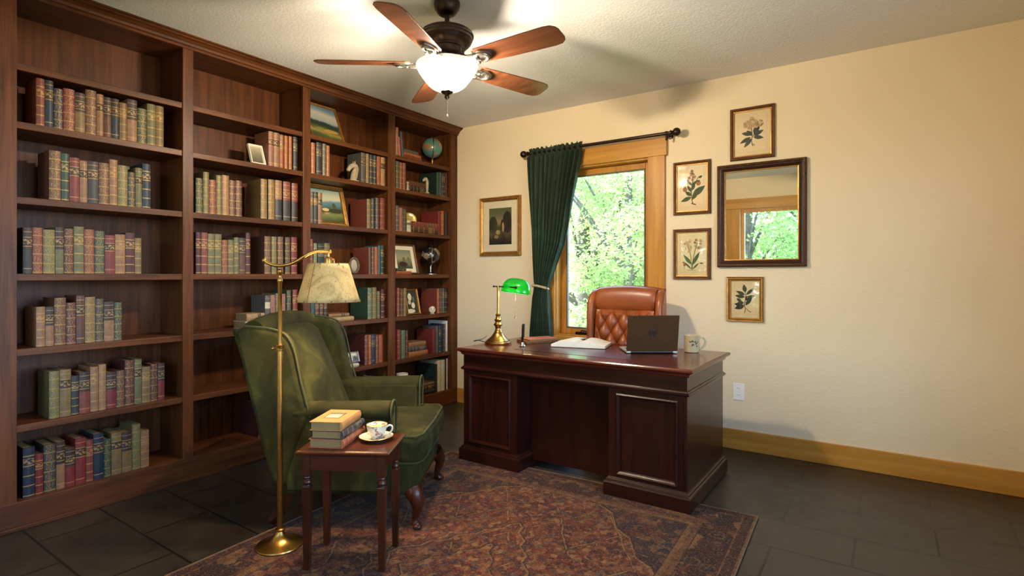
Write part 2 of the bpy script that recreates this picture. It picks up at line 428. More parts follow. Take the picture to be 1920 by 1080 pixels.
tree(-5.3, 12.6, 8.0, .26, cloud(15, 1.9, 1.2, 1.5, 3.3, .75, 3), LEAF[1], 'thick grey trunked tree behind the nearer foliage outside the window', 12000, .058)
tree(-3.6, 11.6, 7.0, .17, cloud(15, 1.7, 1.2, .8, 5.0, .8, 4), LEAF[0], 'tree behind the young tree outside the window, towards its right side', 12000, .058)
tree(-6.9, 14.2, 8.5, .24, cloud(15, 2.2, 1.6, .8, 4.2, .9, 5), LEAF[2], 'far pale tree at the left of the window view', 9000, .075)
tree(-2.4, 9.6, 6.0, .15, cloud(12, 1.1, 1.2, 1.0, 5.0, .7, 9), LEAF[1], 'green tree outside beyond the right edge of the window', 5500, .07)
tree(-2.7, -5.2, 6.0, .15, cloud(14, 1.5, 1.0, .8, 4.4, .7, 6), LEAF[0], 'bright green tree seen only in the wall mirror', 11000, .05)
tree(-4.6, -7.6, 7.0, .2, cloud(14, 1.9, 1.4, .8, 5.0, .9, 7), LEAF[2], 'pale tree beyond the front window, left of the mirrored tree', 6000, .09)
tree(-1.0, -7.0, 7.0, .2, cloud(14, 1.6, 1.4, .8, 5.0, .9, 8), LEAF[1], 'green tree beyond the front window, right of the mirrored tree', 6000, .09)

# ================================================================== BOOKCASE
YL = 0.74                                         # left end of the bookcase
SHZ = [2.215, 1.937, 1.580, 1.214, 0.856, 0.494]  # tops of the six loose shelves
BOT = 0.135
BAYS = [(0.83, 1.57), (1.63, 2.37), (2.43, 3.17), (3.245, 3.952)]
bc = thing('bookcase', 'tall built-in walnut bookcase with crown moulding filling the left wall', 'bookcase', (-3.56, 2.4, 0))
def part(name, fn, mat, **kw):
    b = BM(); fn(b); return obj(name, b, mat, bc, world=True, **kw)
OPT = 2.535
for y0, y1 in ((YL + .02, .83), (1.57, 1.63), (2.37, 2.43), (3.17, 3.245), (3.952, 4.045)):
    part('upright', lambda b: (box(b, (-3.42, y0, .10), (SHX, y1, OPT)), box(b, (-3.70, (y0 + y1) / 2 - .022 if y0 > 1 and y1 < 4 else y0, .10), (-3.42, (y0 + y1) / 2 + .022 if y0 > 1 and y1 < 4 else y1, OPT))), M['walZ'], bevel=.002)
part('back_panel', lambda b: box(b, (-3.716, YL + .02, .02), (-3.70, 4.045, 2.58)), M['walZ'])
for by0, by1 in BAYS:
    for z in SHZ:
        part('shelf', lambda b: box(b, (-3.70, by0 - .008, z - .034), (-3.407, by1 + .008, z)), M['walY'], bevel=.003)
    part('bottom_shelf', lambda b: box(b, (-3.70, by0 - .004, BOT - .03), (-3.401, by1 + .004, BOT)), M['walY'])
part('top_panel', lambda b: box(b, (-3.70, YL + .02, OPT), (-3.42, 4.045, OPT + .02)), M['walY'])
prof = [(-3.42, OPT - .002), (-3.392, OPT - .002), (-3.392, OPT + .012), (-3.382, OPT + .016), (-3.376, OPT + .028), (-3.362, OPT + .040), (-3.345, OPT + .046), (-3.345, OPT + .053), (-3.332, OPT + .057), (-3.332, 2.599), (-3.42, 2.599)]
part('crown_moulding', lambda b: prism(b, [(x, YL - .04, z) for x, z in prof], (0, 4.048 - YL + .04, 0)), M['walY'])
part('base_board', lambda b: (box(b, (-3.43, YL + .02, 0), (-3.398, 4.045, BOT - .001)), box(b, (-3.398, YL + .02, 0), (-3.386, 4.03, .02))), M['walY'], bevel=.003)
part('end_panel', lambda b: box(b, (-3.716, YL, 0), (SHX, YL + .02, OPT)), M['walZ'])

# ------------------------------------------------------------------ books
_spine = {}
def spine_mat(c, gilt, style, c2=None):
    key = (c, gilt, style, c2)
    if key in _spine: return _spine[key]
    g = NT('book_spine'); co = g.coord('Generated'); x, y, z = g.sep(co)
    ob = g.coord('Object'); base = lin(c); gl = lin(gilt)
    nz = g.noise(ob, 40, 4.0, 0.6)
    col = g.ramp(nz, [(0.3, tuple(v * .72 for v in base[:3]) + (1,)), (0.7, tuple(min(1, v * 1.2) for v in base[:3]) + (1,))])
    met = None
    if style in 'bo':
        n = 5.0
        fr = g.math('FRACT', g.math('MULTIPLY', g.math('ADD', z, 0.07), n))
        line = g.math('LESS_THAN', g.math('ABSOLUTE', g.math('SUBTRACT', fr, 0.5)), 0.055 if style == 'b' else 0.07)
        if style == 'b':
            tx = g.math('GREATER_THAN', g.noise(g.map(ob, scale=(1, 60, 150)), 1.0, 2.0), 0.5)
            band = g.math('MULTIPLY', g.math('LESS_THAN', g.math('ABSOLUTE', g.math('SUBTRACT', z, 0.72)), 0.06), tx)
            line = g.math('MAXIMUM', line, band)
        else:
            orn = g.math('GREATER_THAN', g.noise(ob, 190, 3.0, 0.7), 0.53)
            mid = g.math('MULTIPLY', g.math('GREATER_THAN', g.math('ABSOLUTE', g.math('SUBTRACT', fr, 0.5)), 0.11), g.math('LESS_THAN', g.math('ABSOLUTE', g.math('SUBTRACT', y, 0.5)), 0.36))
            line = g.math('MAXIMUM', line, g.math('MULTIPLY', orn, mid))
        fade = g.math('MULTIPLY', line, 0.8 if style == 'b' else 0.6)
        col = g.mix(fade, col, gl); met = g.math('MULTIPLY', line, 0.35)
    elif style in 'lt':
        k = lin(c2 or (40, 30, 24))
        if style == 'l': st = [(0, (0, 0, 0, 1)), (.60, (1, 1, 1, 1)), (.78, (0, 0, 0, 1))]
        else: st = [(0, (0, 0, 0, 1)), (.52, (1, 1, 1, 1))]
        msk = g.ramp(z, st, 'CONSTANT'); col = g.mix(msk, col, k)
        st2 = [(0, (0, 0, 0, 1)), (.10, (1, 1, 1, 1)), (.115, (0, 0, 0, 1)), (.585, (1, 1, 1, 1)), (.60, (0, 0, 0, 1)), (.78, (1, 1, 1, 1)), (.795, (0, 0, 0, 1)), (.9, (1, 1, 1, 1)), (.912, (0, 0, 0, 1))]
        ln = g.ramp(z, st2, 'CONSTANT')
        tx = g.math('MULTIPLY', g.math('GREATER_THAN', g.noise(g.map(ob, scale=(1, 70, 160)), 1.0, 2.0), 0.52), g.math('MULTIPLY', g.math('GREATER_THAN', z, 0.64), g.math('LESS_THAN', z, 0.75)))
        m2 = g.math('MAXIMUM', ln, tx); col = g.mix(g.math('MULTIPLY', m2, .8), col, gl); met = g.math('MULTIPLY', m2, .3)
    g.set(Base_Color=col, Roughness=0.5)
    if met is not None: g.put(g.b.inputs['Metallic'], met)
    _spine[key] = g.m; return g.m
_cov = {}
def cover_mat(c):
    if c not in _cov: _cov[c] = simple('book_cloth', c, 0.62, 0, 0.16, 18)
    return _cov[c]
PAGES = NT('page_edges')
_f = PAGES.noise(PAGES.map(PAGES.coord(), scale=(1, 420, 1)), 1.0, 2.0)
PAGES.set(Base_Color=PAGES.ramp(_f, [(0.35, lin((112, 88, 48))), (0.65, lin((150, 122, 74)))]), Roughness=0.85)
PAGES = PAGES.m

_bookmesh = {}
def book(h, t, d, c, gilt, style, c2, M4, label, group, cover=None, extra=None):
    """local: spine at x=0 facing +x, thickness 0..t along y, height 0..h along z"""
    bt = min(.0028, t * .14); bul = min(.006, t * .22)
    key = (h, t, d, c, gilt, style, c2, cover)
    b = BM()
    arc = [(bul * math.sin(PI * k / 6), t * k / 6) for k in range(7)]
    outer = [(-d, 0)] + [(-.004, 0)] + arc[0:] + [(-.004, t)] + [(-d, t)]
    inner = [(-d, t - bt), (-.006, t - bt), (-.006, bt), (-d, bt)]
    poly = outer + inner
    lo = [b.verts.new((x, y, 0)) for x, y in poly]; hi = [b.verts.new((x, y, h)) for x, y in poly]; n = len(poly)
    for k in range(n):
        j = (k + 1) % n
        f = b.faces.new((lo[k], lo[j], hi[j], hi[k])); f.material_index = 1 if 1 <= k <= 8 else 0
    b.faces.new(lo[::-1]); b.faces.new(hi)
    o = obj('book', b, [cover_mat(cover or c), spine_mat(c, gilt, style, c2)])
    o.matrix_world = M4
    tag(o, label, 'book', group)
    b = BM(); box(b, (-d + .005, bt + .0003, .005), (-.0065, t - bt - .0003, h - .005)); obj('pages', b, PAGES, o)
    return o
FACE = Matrix.Identity(4)
def stand(y0, y1, zb, zt, xf, d, c, gilt, style, c2, label, group, lean=0.0, cover=None):
    m = Matrix.Translation((xf, y0, zb)) @ Matrix.Rotation(lean, 4, 'X')
    return book(zt - zb, y1 - y0, d, c, gilt, style, c2, m, label, group, cover)
def lying(y0, y1, zb, t, xf, d, c, gilt, style, c2, label, group, tw=0.0, cover=None):
    # height of the book runs along +y, thickness upward: local z->-y ... build so that top of book points to -y
    m = Matrix.Translation((xf, y0, zb + t)) @ Matrix.Rotation(tw, 4, 'Z') @ Matrix.Rotation(-PI / 2, 4, 'X')
    return book(y1 - y0, t, d, c, gilt, style, c2, m, label, group, cover)

CN = {  # colour names used in the tables
 'tan': (176, 122, 78), 'lt': (206, 160, 108), 'or': (196, 104, 58), 'ro': (150, 66, 42), 'rd': (142, 44, 34), 'dr': (92, 30, 24), 'br': (112, 64, 38), 'db': (66, 42, 28),
 'gy': (104, 96, 86), 'dg': (60, 56, 52), 'bk': (34, 30, 28), 'sl': (70, 78, 82), 'nv': (34, 44, 62), 'bl': (44, 62, 86), 'te': (64, 98, 92), 'gr': (52, 78, 50), 'lg': (122, 138, 96), 'dk': (26, 52, 40),
 'ol': (128, 118, 66), 'pk': (186, 120, 92), 'cr': (216, 200, 164), 'wh': (226, 218, 204), 'gd': (190, 150, 84), 'go': (150, 116, 60)}
CN = {k: tuple(int(v * (.74 if sum(c) < 500 else .86)) for v in c) for k, c in CN.items()}
WORD = {'tan': 'tan', 'lt': 'pale tan', 'or': 'orange', 'ro': 'russet', 'rd': 'red', 'dr': 'dark red', 'br': 'brown', 'db': 'dark brown', 'gy': 'grey', 'dg': 'dark grey', 'bk': 'black', 'sl': 'slate grey', 'nv': 'navy', 'bl': 'blue', 'te': 'teal', 'gr': 'green', 'lg': 'pale green', 'dk': 'dark green', 'ol': 'olive', 'pk': 'dusty pink', 'cr': 'cream', 'wh': 'white', 'gd': 'gold', 'go': 'old gold'}
SHELFN = ['top shelf', 'second shelf down', 'third shelf down', 'fourth shelf down', 'fifth shelf down', 'sixth shelf down', 'bottom shelf']
ZB = SHZ + [BOT]
ORD = ['first', 'second', 'third', 'fourth', 'fifth', 'sixth', 'seventh', 'eighth', 'ninth', 'tenth', 'eleventh', 'twelfth', 'thirteenth', 'fourteenth', 'fifteenth', 'sixteenth', 'seventeenth', 'eighteenth']
BAYN = ['bookcase bay at the far left', 'bay behind the lamp pole', 'bay with the landscape paintings', 'bay with both globes']
GRPN = ['far left', 'lamp pole', 'landscape painting', 'globe']
GILT = (168, 132, 72)
XB = -3.435
def blabel(code, i, n, bay, row):
    # bays 0 and 1 count from their right end, the others from the left
    pos = ORD[i] + ' from left' if bay >= 2 else ORD[n - 1 - i] + ' from right'
    return f"upright {WORD[code]} book, {pos}, {SHELFN[row]}, {BAYN[bay]}"
def row_stand(bay, row, items):
    """items: (px left, px right, py top, colour, style[, second colour[, lean[, cover[, depth]]]])"""
    n = len(items)
    grp = f'books standing on the {SHELFN[row]} of the {GRPN[bay]} bay'
    b0, b1 = BAYS[bay]; yc = b0 + .3 * (b1 - b0); ymx = max(onx(it[1], HY, XB)[0] for it in items)
    kf = (b1 - .006 - yc) / (ymx - yc) if ymx > b1 - .006 else 1.0
    fit = lambda y: yc + (y - yc) * kf if y > yc else max(y, b0 + .003)
    for i, it in enumerate(items):
        a, c_, top, code, st = it[:5]; c2 = CN[it[5]] if len(it) > 5 and it[5] else None
        lean = it[6] if len(it) > 6 else 0.0; cov = CN[it[7]] if len(it) > 7 and it[7] else None
        d = it[8] if len(it) > 8 else .165
        y0 = fit(onx(a, HY, XB)[0]); y1 = fit(onx(c_, HY, XB)[0]) - .0012
        zt = min(onx((a + c_) / 2, top, XB)[1], (ZB[row - 1] - .042) if row else 2.52)
        gl = (120, 98, 70) if CN[code][0] > 170 else GILT
        stand(y0, y1, ZB[row] + .0005, zt, XB, d, CN[code], gl, st, c2, blabel(code, i, n, bay, row), grp, lean, cov)

# bay behind the lamp pole: the right half shows in the photo
row_stand(1, 1, [(503.4, 513, 243, 'pk', 'l', 'br'), (513.3, 524, 246, 'tan', 'l', 'db'), (524.4, 532, 253, 'or', 't', 'tan'), (533, 540, 255, 'or', 'o'), (541.2, 547.8, 256, 'or', 'o'), (549.8, 558, 250.5, 'dg', 'l', 'sl')])
row_stand(1, 2, [(489, 501, 336, 'go', 'o'), (503, 515.3, 337, 'go', 'o'), (516, 528.6, 338.5, 'dg', 't', 'tan'), (531, 544.5, 341, 'dg', 't', 'ro'), (547, 558.4, 344, 'db', 't', 'ro')])
row_stand(1, 3, [(495.8, 508, 443, 'br', 'o'), (509, 519, 443.7, 'ol', 'o'), (520.3, 531.7, 444, 'br', 'o'), (534.4, 544.8, 445, 'db', 'o'), (546.2, 557.4, 445, 'rd', 'b')])
row_stand(1, 4, [(497, 507, 554, 'gy', 'l', 'cr'), (507.4, 516.6, 553, 'pk', 'p'), (517, 526, 550, 'ol', 'o'), (526.3, 535.6, 551, 'pk', 'p'), (537.4, 546, 544.5, 'gr', 'o'), (549, 558.4, 543, 'ro', 'b')])
row_stand(1, 5, [(500, 511, 640, 'br', 'b'), (512, 522, 642, 'gr', 'b'), (523, 534, 638, 'dr', 'o'), (535, 545, 645, 'tan', 'l', 'db'), (546, 557, 641, 'nv', 'b')])
row_stand(1, 6, [(484.5, 496, 757, 'dr', 'b', None, 0, None, .22), (496.5, 509, 761, 'rd', 'o', None, 0, 'dr', .22), (510, 521, 764, 'dr', 'b'), (522, 533, 760, 'br', 'o')])
# bay with the landscape paintings
row_stand(2, 1, [(583.4, 591.3, 267.8, 'or', 'o'), (593.2, 603.2, 263.5, 'dg', 'l', 'sl'), (604.7, 612, 264.4, 'gy', 'o'), (612.3, 618.4, 273.3, 'or', 'o'),
                 (680, 689.6, 286, 'gy', 'l', 'dg'), (690, 696, 287.5, 'go', 'o'), (697, 704.3, 290, 'dg', 'b'), (704.7, 710.5, 291, 'dk', 'b'), (711.2, 718.6, 291, 'or', 'p'), (719, 727, 295, 'lt', 'l', 'db')])
row_stand(2, 2, [(582, 588, 359, 'gy', 'l', 'go', 0, None, .085), (588.6, 596, 360, 'dg', 'l', 'go', 0, None, .085), (596.4, 604.3, 361.5, 'tan', 'l', 'bk', 0, None, .085),
                 (689.4, 697, 373.5, 'ol', 'o', None, 0, 'ro', .20), (698, 704, 372.6, 'nv', 'o'), (706, 712.4, 371.7, 'sl', 'o'), (714.4, 724, 372.2, 'rd', 'o')])
row_stand(2, 3, [(582, 587, 448.5, 'rd', 'o'), (588, 595, 456, 'lg', 'o'), (596, 607.8, 457, 'dk', 'l', 'gy'), (608.2, 618.5, 456, 'ol', 'l', 'br'),
                 (691.3, 696.5, 464, 'br', 'p', None, 0, 'ro', .19), (697, 702.2, 463.7, 'dr', 'o'), (702.6, 708.8, 463, 'or', 'p'), (709.2, 714, 460.6, 'te', 'p'), (714.5, 720.6, 460, 'dk', 'b')])
row_stand(2, 4, [(583, 590.3, 560, 'te', 'p'), (591, 598.7, 561, 'br', 'b'), (599.7, 606.7, 561, 'br', 'b'), (607.6, 613.7, 562, 'db', 'b'),
                 (690, 698, 539.7, 'lg', 'b', None, 0, 'gr', .21), (698.7, 706.7, 538.7, 'ol', 'o'), (708, 713.4, 546, 'ol', 'l', 'br'), (715, 722.5, 542.5, 'dr', 'b')])
row_stand(2, 5, [(684, 690.4, 628, 'rd', 'o', None, 0, 'dr', .19), (691.3, 696.8, 628, 'or', 'b'), (697.4, 703.8, 626.7, 'bl', 'l', 'sl'), (704.6, 709.8, 628.7, 'ro', 'o'), (710.4, 718, 628, 'or', 'p')])
row_stand(2, 6, [(655, 664, 708, 'br', 'b'), (665, 675, 710, 'dr', 'b'), (676, 684, 709.5, 'cr', 'p'), (685, 696, 708.5, 'db', 'b'), (697, 708, 708, 'wh', 'p'), (709, 720, 707, 'dg', 'b')])
# bay with both globes
row_stand(3, 0, [(742.3, 747.2, 239, 'pk', 'p', None, 0, None, .13), (744.2, 749.6, 253, 'or', 'p', None, 0, None, .12), (749.9, 754.8, 245, 'sl', 'p', None, 0, None, .13)][0:1])
row_stand(3, 1, [(742.3, 748.6, 302.6, 'gr', 'o'), (749.2, 755, 305, 'ro', 'o'), (755.3, 761, 306, 'ro', 'o'),
                 (824, 829.6, 324.7, 'gr', 'p', None, 0, 'dk', .22), (830, 834.6, 324.7, 'sl', 'p'), (835, 838.2, 325.8, 'dg', 'b'), (838.6, 841.4, 326, 'bk', 'b'), (842, 846.8, 328, 'dr', 'p')])
row_stand(3, 2, [(742.3, 748.4, 385.7, 'gy', 'b'), (749, 755.5, 389.7, 'pk', 'p'), (755.9, 762.6, 392, 'dk', 'o'), (763.4, 770.6, 413, 'cr', 'l', 'ol', 0, None, .085),
                 (822, 828, 396.4, 'rd', 'p', None, 0, None, .21), (828.3, 833.6, 396, 'or', 'b'), (835.7, 840.6, 398, 'db', 'p')])
row_stand(3, 4, [(744.4, 750, 539.7, 'rd', 'o'), (750.7, 756.7, 542, 'dr', 'o'), (757, 762.4, 540.5, 'go', 'o'),
                 (820.8, 825.6, 541, 'or', 'b', None, 0, 'ro', .20), (826, 830.7, 540.5, 'dg', 'o'), (831, 835.2, 540.5, 'gy', 'b'), (835.7, 841, 541, 'bk', 'b')])
row_stand(3, 5, [(744.8, 751.5, 618, 'rd', 'o'), (752.6, 760, 619, 'lg', 'p', None, 0, 'dk'), (761, 765, 620, 'dr', 'o'),
                 (813.7, 819.4, 616.8, 'rd', 'p', None, 0, None, .20), (820.8, 825.5, 611, 'gy', 'p'), (826.6, 831, 609.7, 'bl', 'b'), (831.6, 835, 609, 'bk', 'p'), (835.4, 839.4, 607, 'dg', 'o'), (840, 844, 601, 'wh', 'p', None, 0, None, .22)])
row_stand(3, 6, [(819.4, 825.2, 682, 'bk', 'p', None, 0, 'dk', .22), (825.6, 832.8, 674.5, 'cr', 'p', None, 0, None, .22), (833.2, 840.8, 673.5, 'cr', 'p', None, 0, None, .22), (841.6, 843.6, 671, 'bk', 'p', None, 0, None, .2), (844, 846.6, 671, 'wh', 'p', None, 0, None, .22)])
# two books leaning beside the pink one on the top shelf
zs = SHZ[0]
y = onx(748.5, HY, XB)[0]
stand(y, y + .024, zs + .001, zs + .165, XB, .12, CN['or'], GILT, 'p', None, 'short dusty orange book leaning on the tall pink book, top shelf, globe bay', 'leaning books beside the globe', .10)
y = onx(754.0, HY, XB)[0]
stand(y, y + .024, zs + .001, zs + .215, XB, .13, CN['sl'], GILT, 'p', None, 'slate grey book leaning left beside the short orange book, top shelf, globe bay', 'leaning books beside the globe', .10)

def stack(px0, px1, zb, xf, items, where, group, d=.15):
    """items bottom to top: (thickness, colour, style, px0, px1)"""
    z = zb + .0005; n = len(items)
    for i, (t, code, st, a, c_) in enumerate(items):
        y0 = onx(a, HY, xf)[0]; y1 = onx(c_, HY, xf)[0]
        posn = {1: ['single'], 2: ['lower', 'upper'], 3: ['bottom', 'middle', 'top']}[n][i]
        lying(y0, y1, z, t - .0006, xf, d - .008 * i, CN[code], GILT, st, None, (f'{posn} {WORD[code]} book of the flat {where}' if n > 1 else f'{WORD[code]} book lying flat {where}'), group, 0)
        z += t
    return z
stack(0, 0, SHZ[0], XB - .01, [(.030, 'ro', 'p', 756.5, 790), (.024, 'or', 'b', 756.5, 789), (.026, 'gy', 'p', 756.5, 784)], 'stack beside the teal globe', 'flat books beside the teal globe')
stack(0, 0, SHZ[1], XB - .01, [(.052, 'bk', 'b', 767, 800), (.04, 'br', 'p', 766, 800)], 'pair under the pale scroll ornament', 'flat books on the second shelf, globe bay')
stack(0, 0, SHZ[2], XB, [(.022, 'db', 'b', 773, 821), (.036, 'br', 'b', 773, 821), (.040, 'ro', 'l', 773, 821)], 'stack beside the brass disc', 'flat books beside the brass disc')
stack(0, 0, SHZ[3], XB + .012, [(.028, 'or', 'p', 743, 771), (.024, 'gr', 'l', 743.5, 761)], 'pair before the framed print', 'flat books before the framed print', .07)
stack(0, 0, SHZ[5], XB, [(.046, 'or', 'o', 766, 801.5), (.038, 'sl', 'b', 766, 799), (.042, 'tan', 'p', 766, 798)], 'stack on the sixth shelf, globe bay', 'flat books on the sixth shelf, globe bay')
stack(0, 0, BOT, XB, [(.04, 'bk', 'p', 784, 815), (.036, 'db', 'b', 784.5, 814.5), (.03, 'br', 'o', 785, 814.5)], 'stack on the bottom shelf, globe bay', 'flat books on the bottom shelf, globe bay', .2)
stack(0, 0, SHZ[4], XB, [(.034, 'lt', 'b', 616, 663), (.028, 'tan', 'l', 616, 654.5)], 'pair behind the lampshade', 'flat books behind the lampshade')
stack(0, 0, SHZ[5], XB + .01, [(.028, 'cr', 'p', 640, 672.5)], 'under the small silver photo frame', 'flat book under the silver frame', .12)
stack(0, 0, SHZ[4], XB, [(.05, 'cr', 'p', 460, 496), (.05, 'lt', 'l', 462, 496)], 'pair left of the lamp pole', 'flat books left of the lamp pole')
# shelves to the left of the photo's edge
def fill(bay, row, ya, yb, seed):
    r = random.Random(seed); y = ya; items = []
    while True:
        t = r.uniform(.030, .048)
        if y + t > yb: break
        items.append((y, t, r.uniform(.19, .25) if row else .2, r.choice(['br', 'ro', 'dr', 'go', 'gr', 'dg', 'tan', 'nv', 'ol', 'rd']), r.choice('oobbtl'))); y += t + .002
    return items
for row in (1, 2, 3, 4, 5, 6):
    items = fill(0, row, .86 + .05 * (row % 3), 1.30 + .07 * ((row * 7) % 4), row)
    for i, (y, t, h, code, st) in enumerate(items):
        stand(y, y + t, ZB[row] + .0005, min(ZB[row] + h, ZB[row - 1] - .045), XB, .165, CN[code], GILT, st, CN['db'] if st in 'tl' else None, blabel(code, i, len(items), 0, row), f'books standing on the {SHELFN[row]} of the far left bay')
for row in (2, 3):
    items = fill(1, row, 1.66, 1.99 if row == 2 else 2.01, 40 + row)
    for i, (y, t, h, code, st) in enumerate(items):
        stand(y, y + t, ZB[row] + .0005, ZB[row] + h + .02, XB, .165, CN[code], GILT, st, CN['db'] if st in 'tl' else None, blabel(code, i, len(items) + 5, 1, row), f'books standing on the {SHELFN[row]} of the lamp pole bay')

# ================================================================== PICTURES
def painting_mat(name, stops, amp=0.16, scale=3.0, spots=None, detail=0.25, tilt=0.0):
    """landscape: bands from bottom (0) to top (1) with rolling edges, plus brushy variation"""
    g = NT(name); gen = g.coord('Generated'); x, y, z = g.sep(gen)
    n1 = g.noise(g.map(gen, scale=(1, 1, .8)), scale, 4.0, 0.6)
    n2 = g.noise(gen, 22, 4.0, 0.7)
    h = g.math('ADD', z, g.math('MULTIPLY', g.math('SUBTRACT', n1, 0.5), amp * 2))
    h = g.math('ADD', h, g.math('MULTIPLY', g.math('SUBTRACT', x, 0.5), tilt))
    h = g.math('ADD', h, g.math('MULTIPLY', g.math('SUBTRACT', n2, 0.5), 0.12))
    col = g.ramp(h, [(p, lin(c)) for p, c in stops])
    col = g.mix(g.math('MULTIPLY', g.math('SUBTRACT', n2, 0.35), detail * 2, clamp=True), col, (.02, .02, .012, 1), 'MIX')
    for (cx, cz, rx, rz, c) in (spots or []):
        d = g.math('ADD', g.math('POWER', g.math('DIVIDE', g.math('SUBTRACT', x, cx), rx), 2), g.math('POWER', g.math('DIVIDE', g.math('SUBTRACT', z, cz), rz), 2))
        d = g.math('ADD', d, g.math('MULTIPLY', g.math('SUBTRACT', n2, 0.5), 1.6))
        col = g.mix(g.math('LESS_THAN', d, 1.0), col, lin(c))
    g.set(Base_Color=col, Roughness=0.45); return g.m
M['gilt'] = simple('worn_gilt_frame', (166, 116, 52), 0.38, 0.6, 0.3, 30)
M['giltdark'] = simple('dark_gilt_frame', (104, 66, 36), 0.42, 0.3, 0.35, 40)
M['mirrorframe'] = simple('dark_carved_frame', (58, 34, 18), 0.42, 0.2, 0.35, 40)
M['mat'] = simple('ivory_mat_board', (226, 208, 170), 0.85, 0, 0.04, 6)
def vmat(name, loc, right, up):
    """matrix with x along right, z along up, y = facing away"""
    r = Vector(right).normalized(); u = Vector(up).normalized(); f = u.cross(r)
    return Matrix(((r.x, f.x, u.x, loc[0]), (r.y, f.y, u.y, loc[1]), (r.z, f.z, u.z, loc[2]), (0, 0, 0, 1)))
def frame_ring(bm, w, h, prof):
    """mitred moulding; prof = (inset from outer edge, y) pairs, y<0 is towards the viewer; centred at x, z from 0..h"""
    rings = []
    for ins, y in prof:
        rings.append([bm.verts.new(p) for p in ((-w / 2 + ins, y, ins), (w / 2 - ins, y, ins), (w / 2 - ins, y, h - ins), (-w / 2 + ins, y, h - ins))])
    n = len(rings)
    for i in range(n):
        a = rings[i]; c = rings[(i + 1) % n]
        for k in range(4):
            j = (k + 1) % 4
            bm.faces.new((a[k], a[j], c[j], c[k]))
def picture(name, label, cat, w, h, border, depth, m4, frame_mat, pic_mat, matw=0.0, glass=False, group=None, mirror=False, inner=None, backing=True, easel=False):
    t = thing(name, label, cat, mat=m4, group=group)
    b = BM(); e = border
    frame_ring(b, w, h, [(0, 0), (0, -depth * .7), (e * .18, -depth), (e * .45, -depth * .86), (e * .62, -depth * .92), (e, -depth * .45), (e, 0)])
    obj('frame', b, frame_mat, t)
    if inner:
        b = BM(); frame_ring(b, w - 2 * e + .002, h - 2 * e + .002, [(0, -depth * .2), (0, -depth * .55), (.007, -depth * .5), (.007, -depth * .2)])
        o = obj('gilt_slip', b, inner, t); o.location = (0, 0, e - .001)
    if matw > 0:
        b = BM(); frame_ring(b, w - 2 * e, h - 2 * e, [(0, -depth * .12), (0, -depth * .3), (matw, -depth * .3), (matw + .002, -depth * .12)])
        o = obj('mat_board', b, M['mat'], t); o.location = (0, 0, e)
    b = BM(); i = e + matw
    box(b, (-w / 2 + i - .001, -depth * .2, i - .001), (w / 2 - i + .001, -depth * .02, h - i + .001))
    p = obj('mirror_glass' if mirror else 'picture', b, pic_mat, t)
    if glass:
        b = BM(); box(b, (-w / 2 + e, -depth * .40, e), (w / 2 - e, -depth * .36, h - e)); obj('glass_pane', b, M['glass'], t)
    if easel:
        b = BM(); prism(b, [(-.02, .002, h * .75), (.02, .002, h * .75), (.025, h * .22, .05), (-.025, h * .22, .05)], (0, .004, .002)); obj('easel_back', b, M['black'], t)
    return t
WR, UP = (1, 0, 0), (0, 0, 1)
def wallpic(px0, py0, px1, py1):
    x0, z1 = ony(px0, py0, YB - .02); x1, z0 = ony(px1, py1, YB - .02)
    return (x0 + x1) / 2, z0, x1 - x0, z1 - z0
# sepia landscape left of the curtain
cx, z0, ww, hh = wallpic(899, 372.5, 975.5, 478.5)
pm = painting_mat('woodland_ruin_painting', [(0, (26, 22, 12)), (.18, (44, 40, 20)), (.34, (92, 80, 48)), (.45, (60, 56, 30)), (.62, (150, 132, 84)), (.78, (112, 110, 76)), (1, (84, 88, 62))], .12, 4.0,
                  [(.80, .60, .20, .30, (34, 32, 18)), (.18, .55, .2, .22, (48, 48, 26)), (.62, .52, .10, .18, (58, 40, 22)), (.62, .48, .045, .13, (170, 140, 92)), (.40, .34, .09, .06, (168, 142, 92)), (.33, .22, .10, .05, (150, 112, 72))], .18)
picture('framed_landscape', 'gilt framed dark woodland painting in a wide mat on wall left of curtain', 'picture', ww, hh, .038, .03, vmat('', (cx, YB, z0), WR, UP), M['gilt'], pm, .062, True)
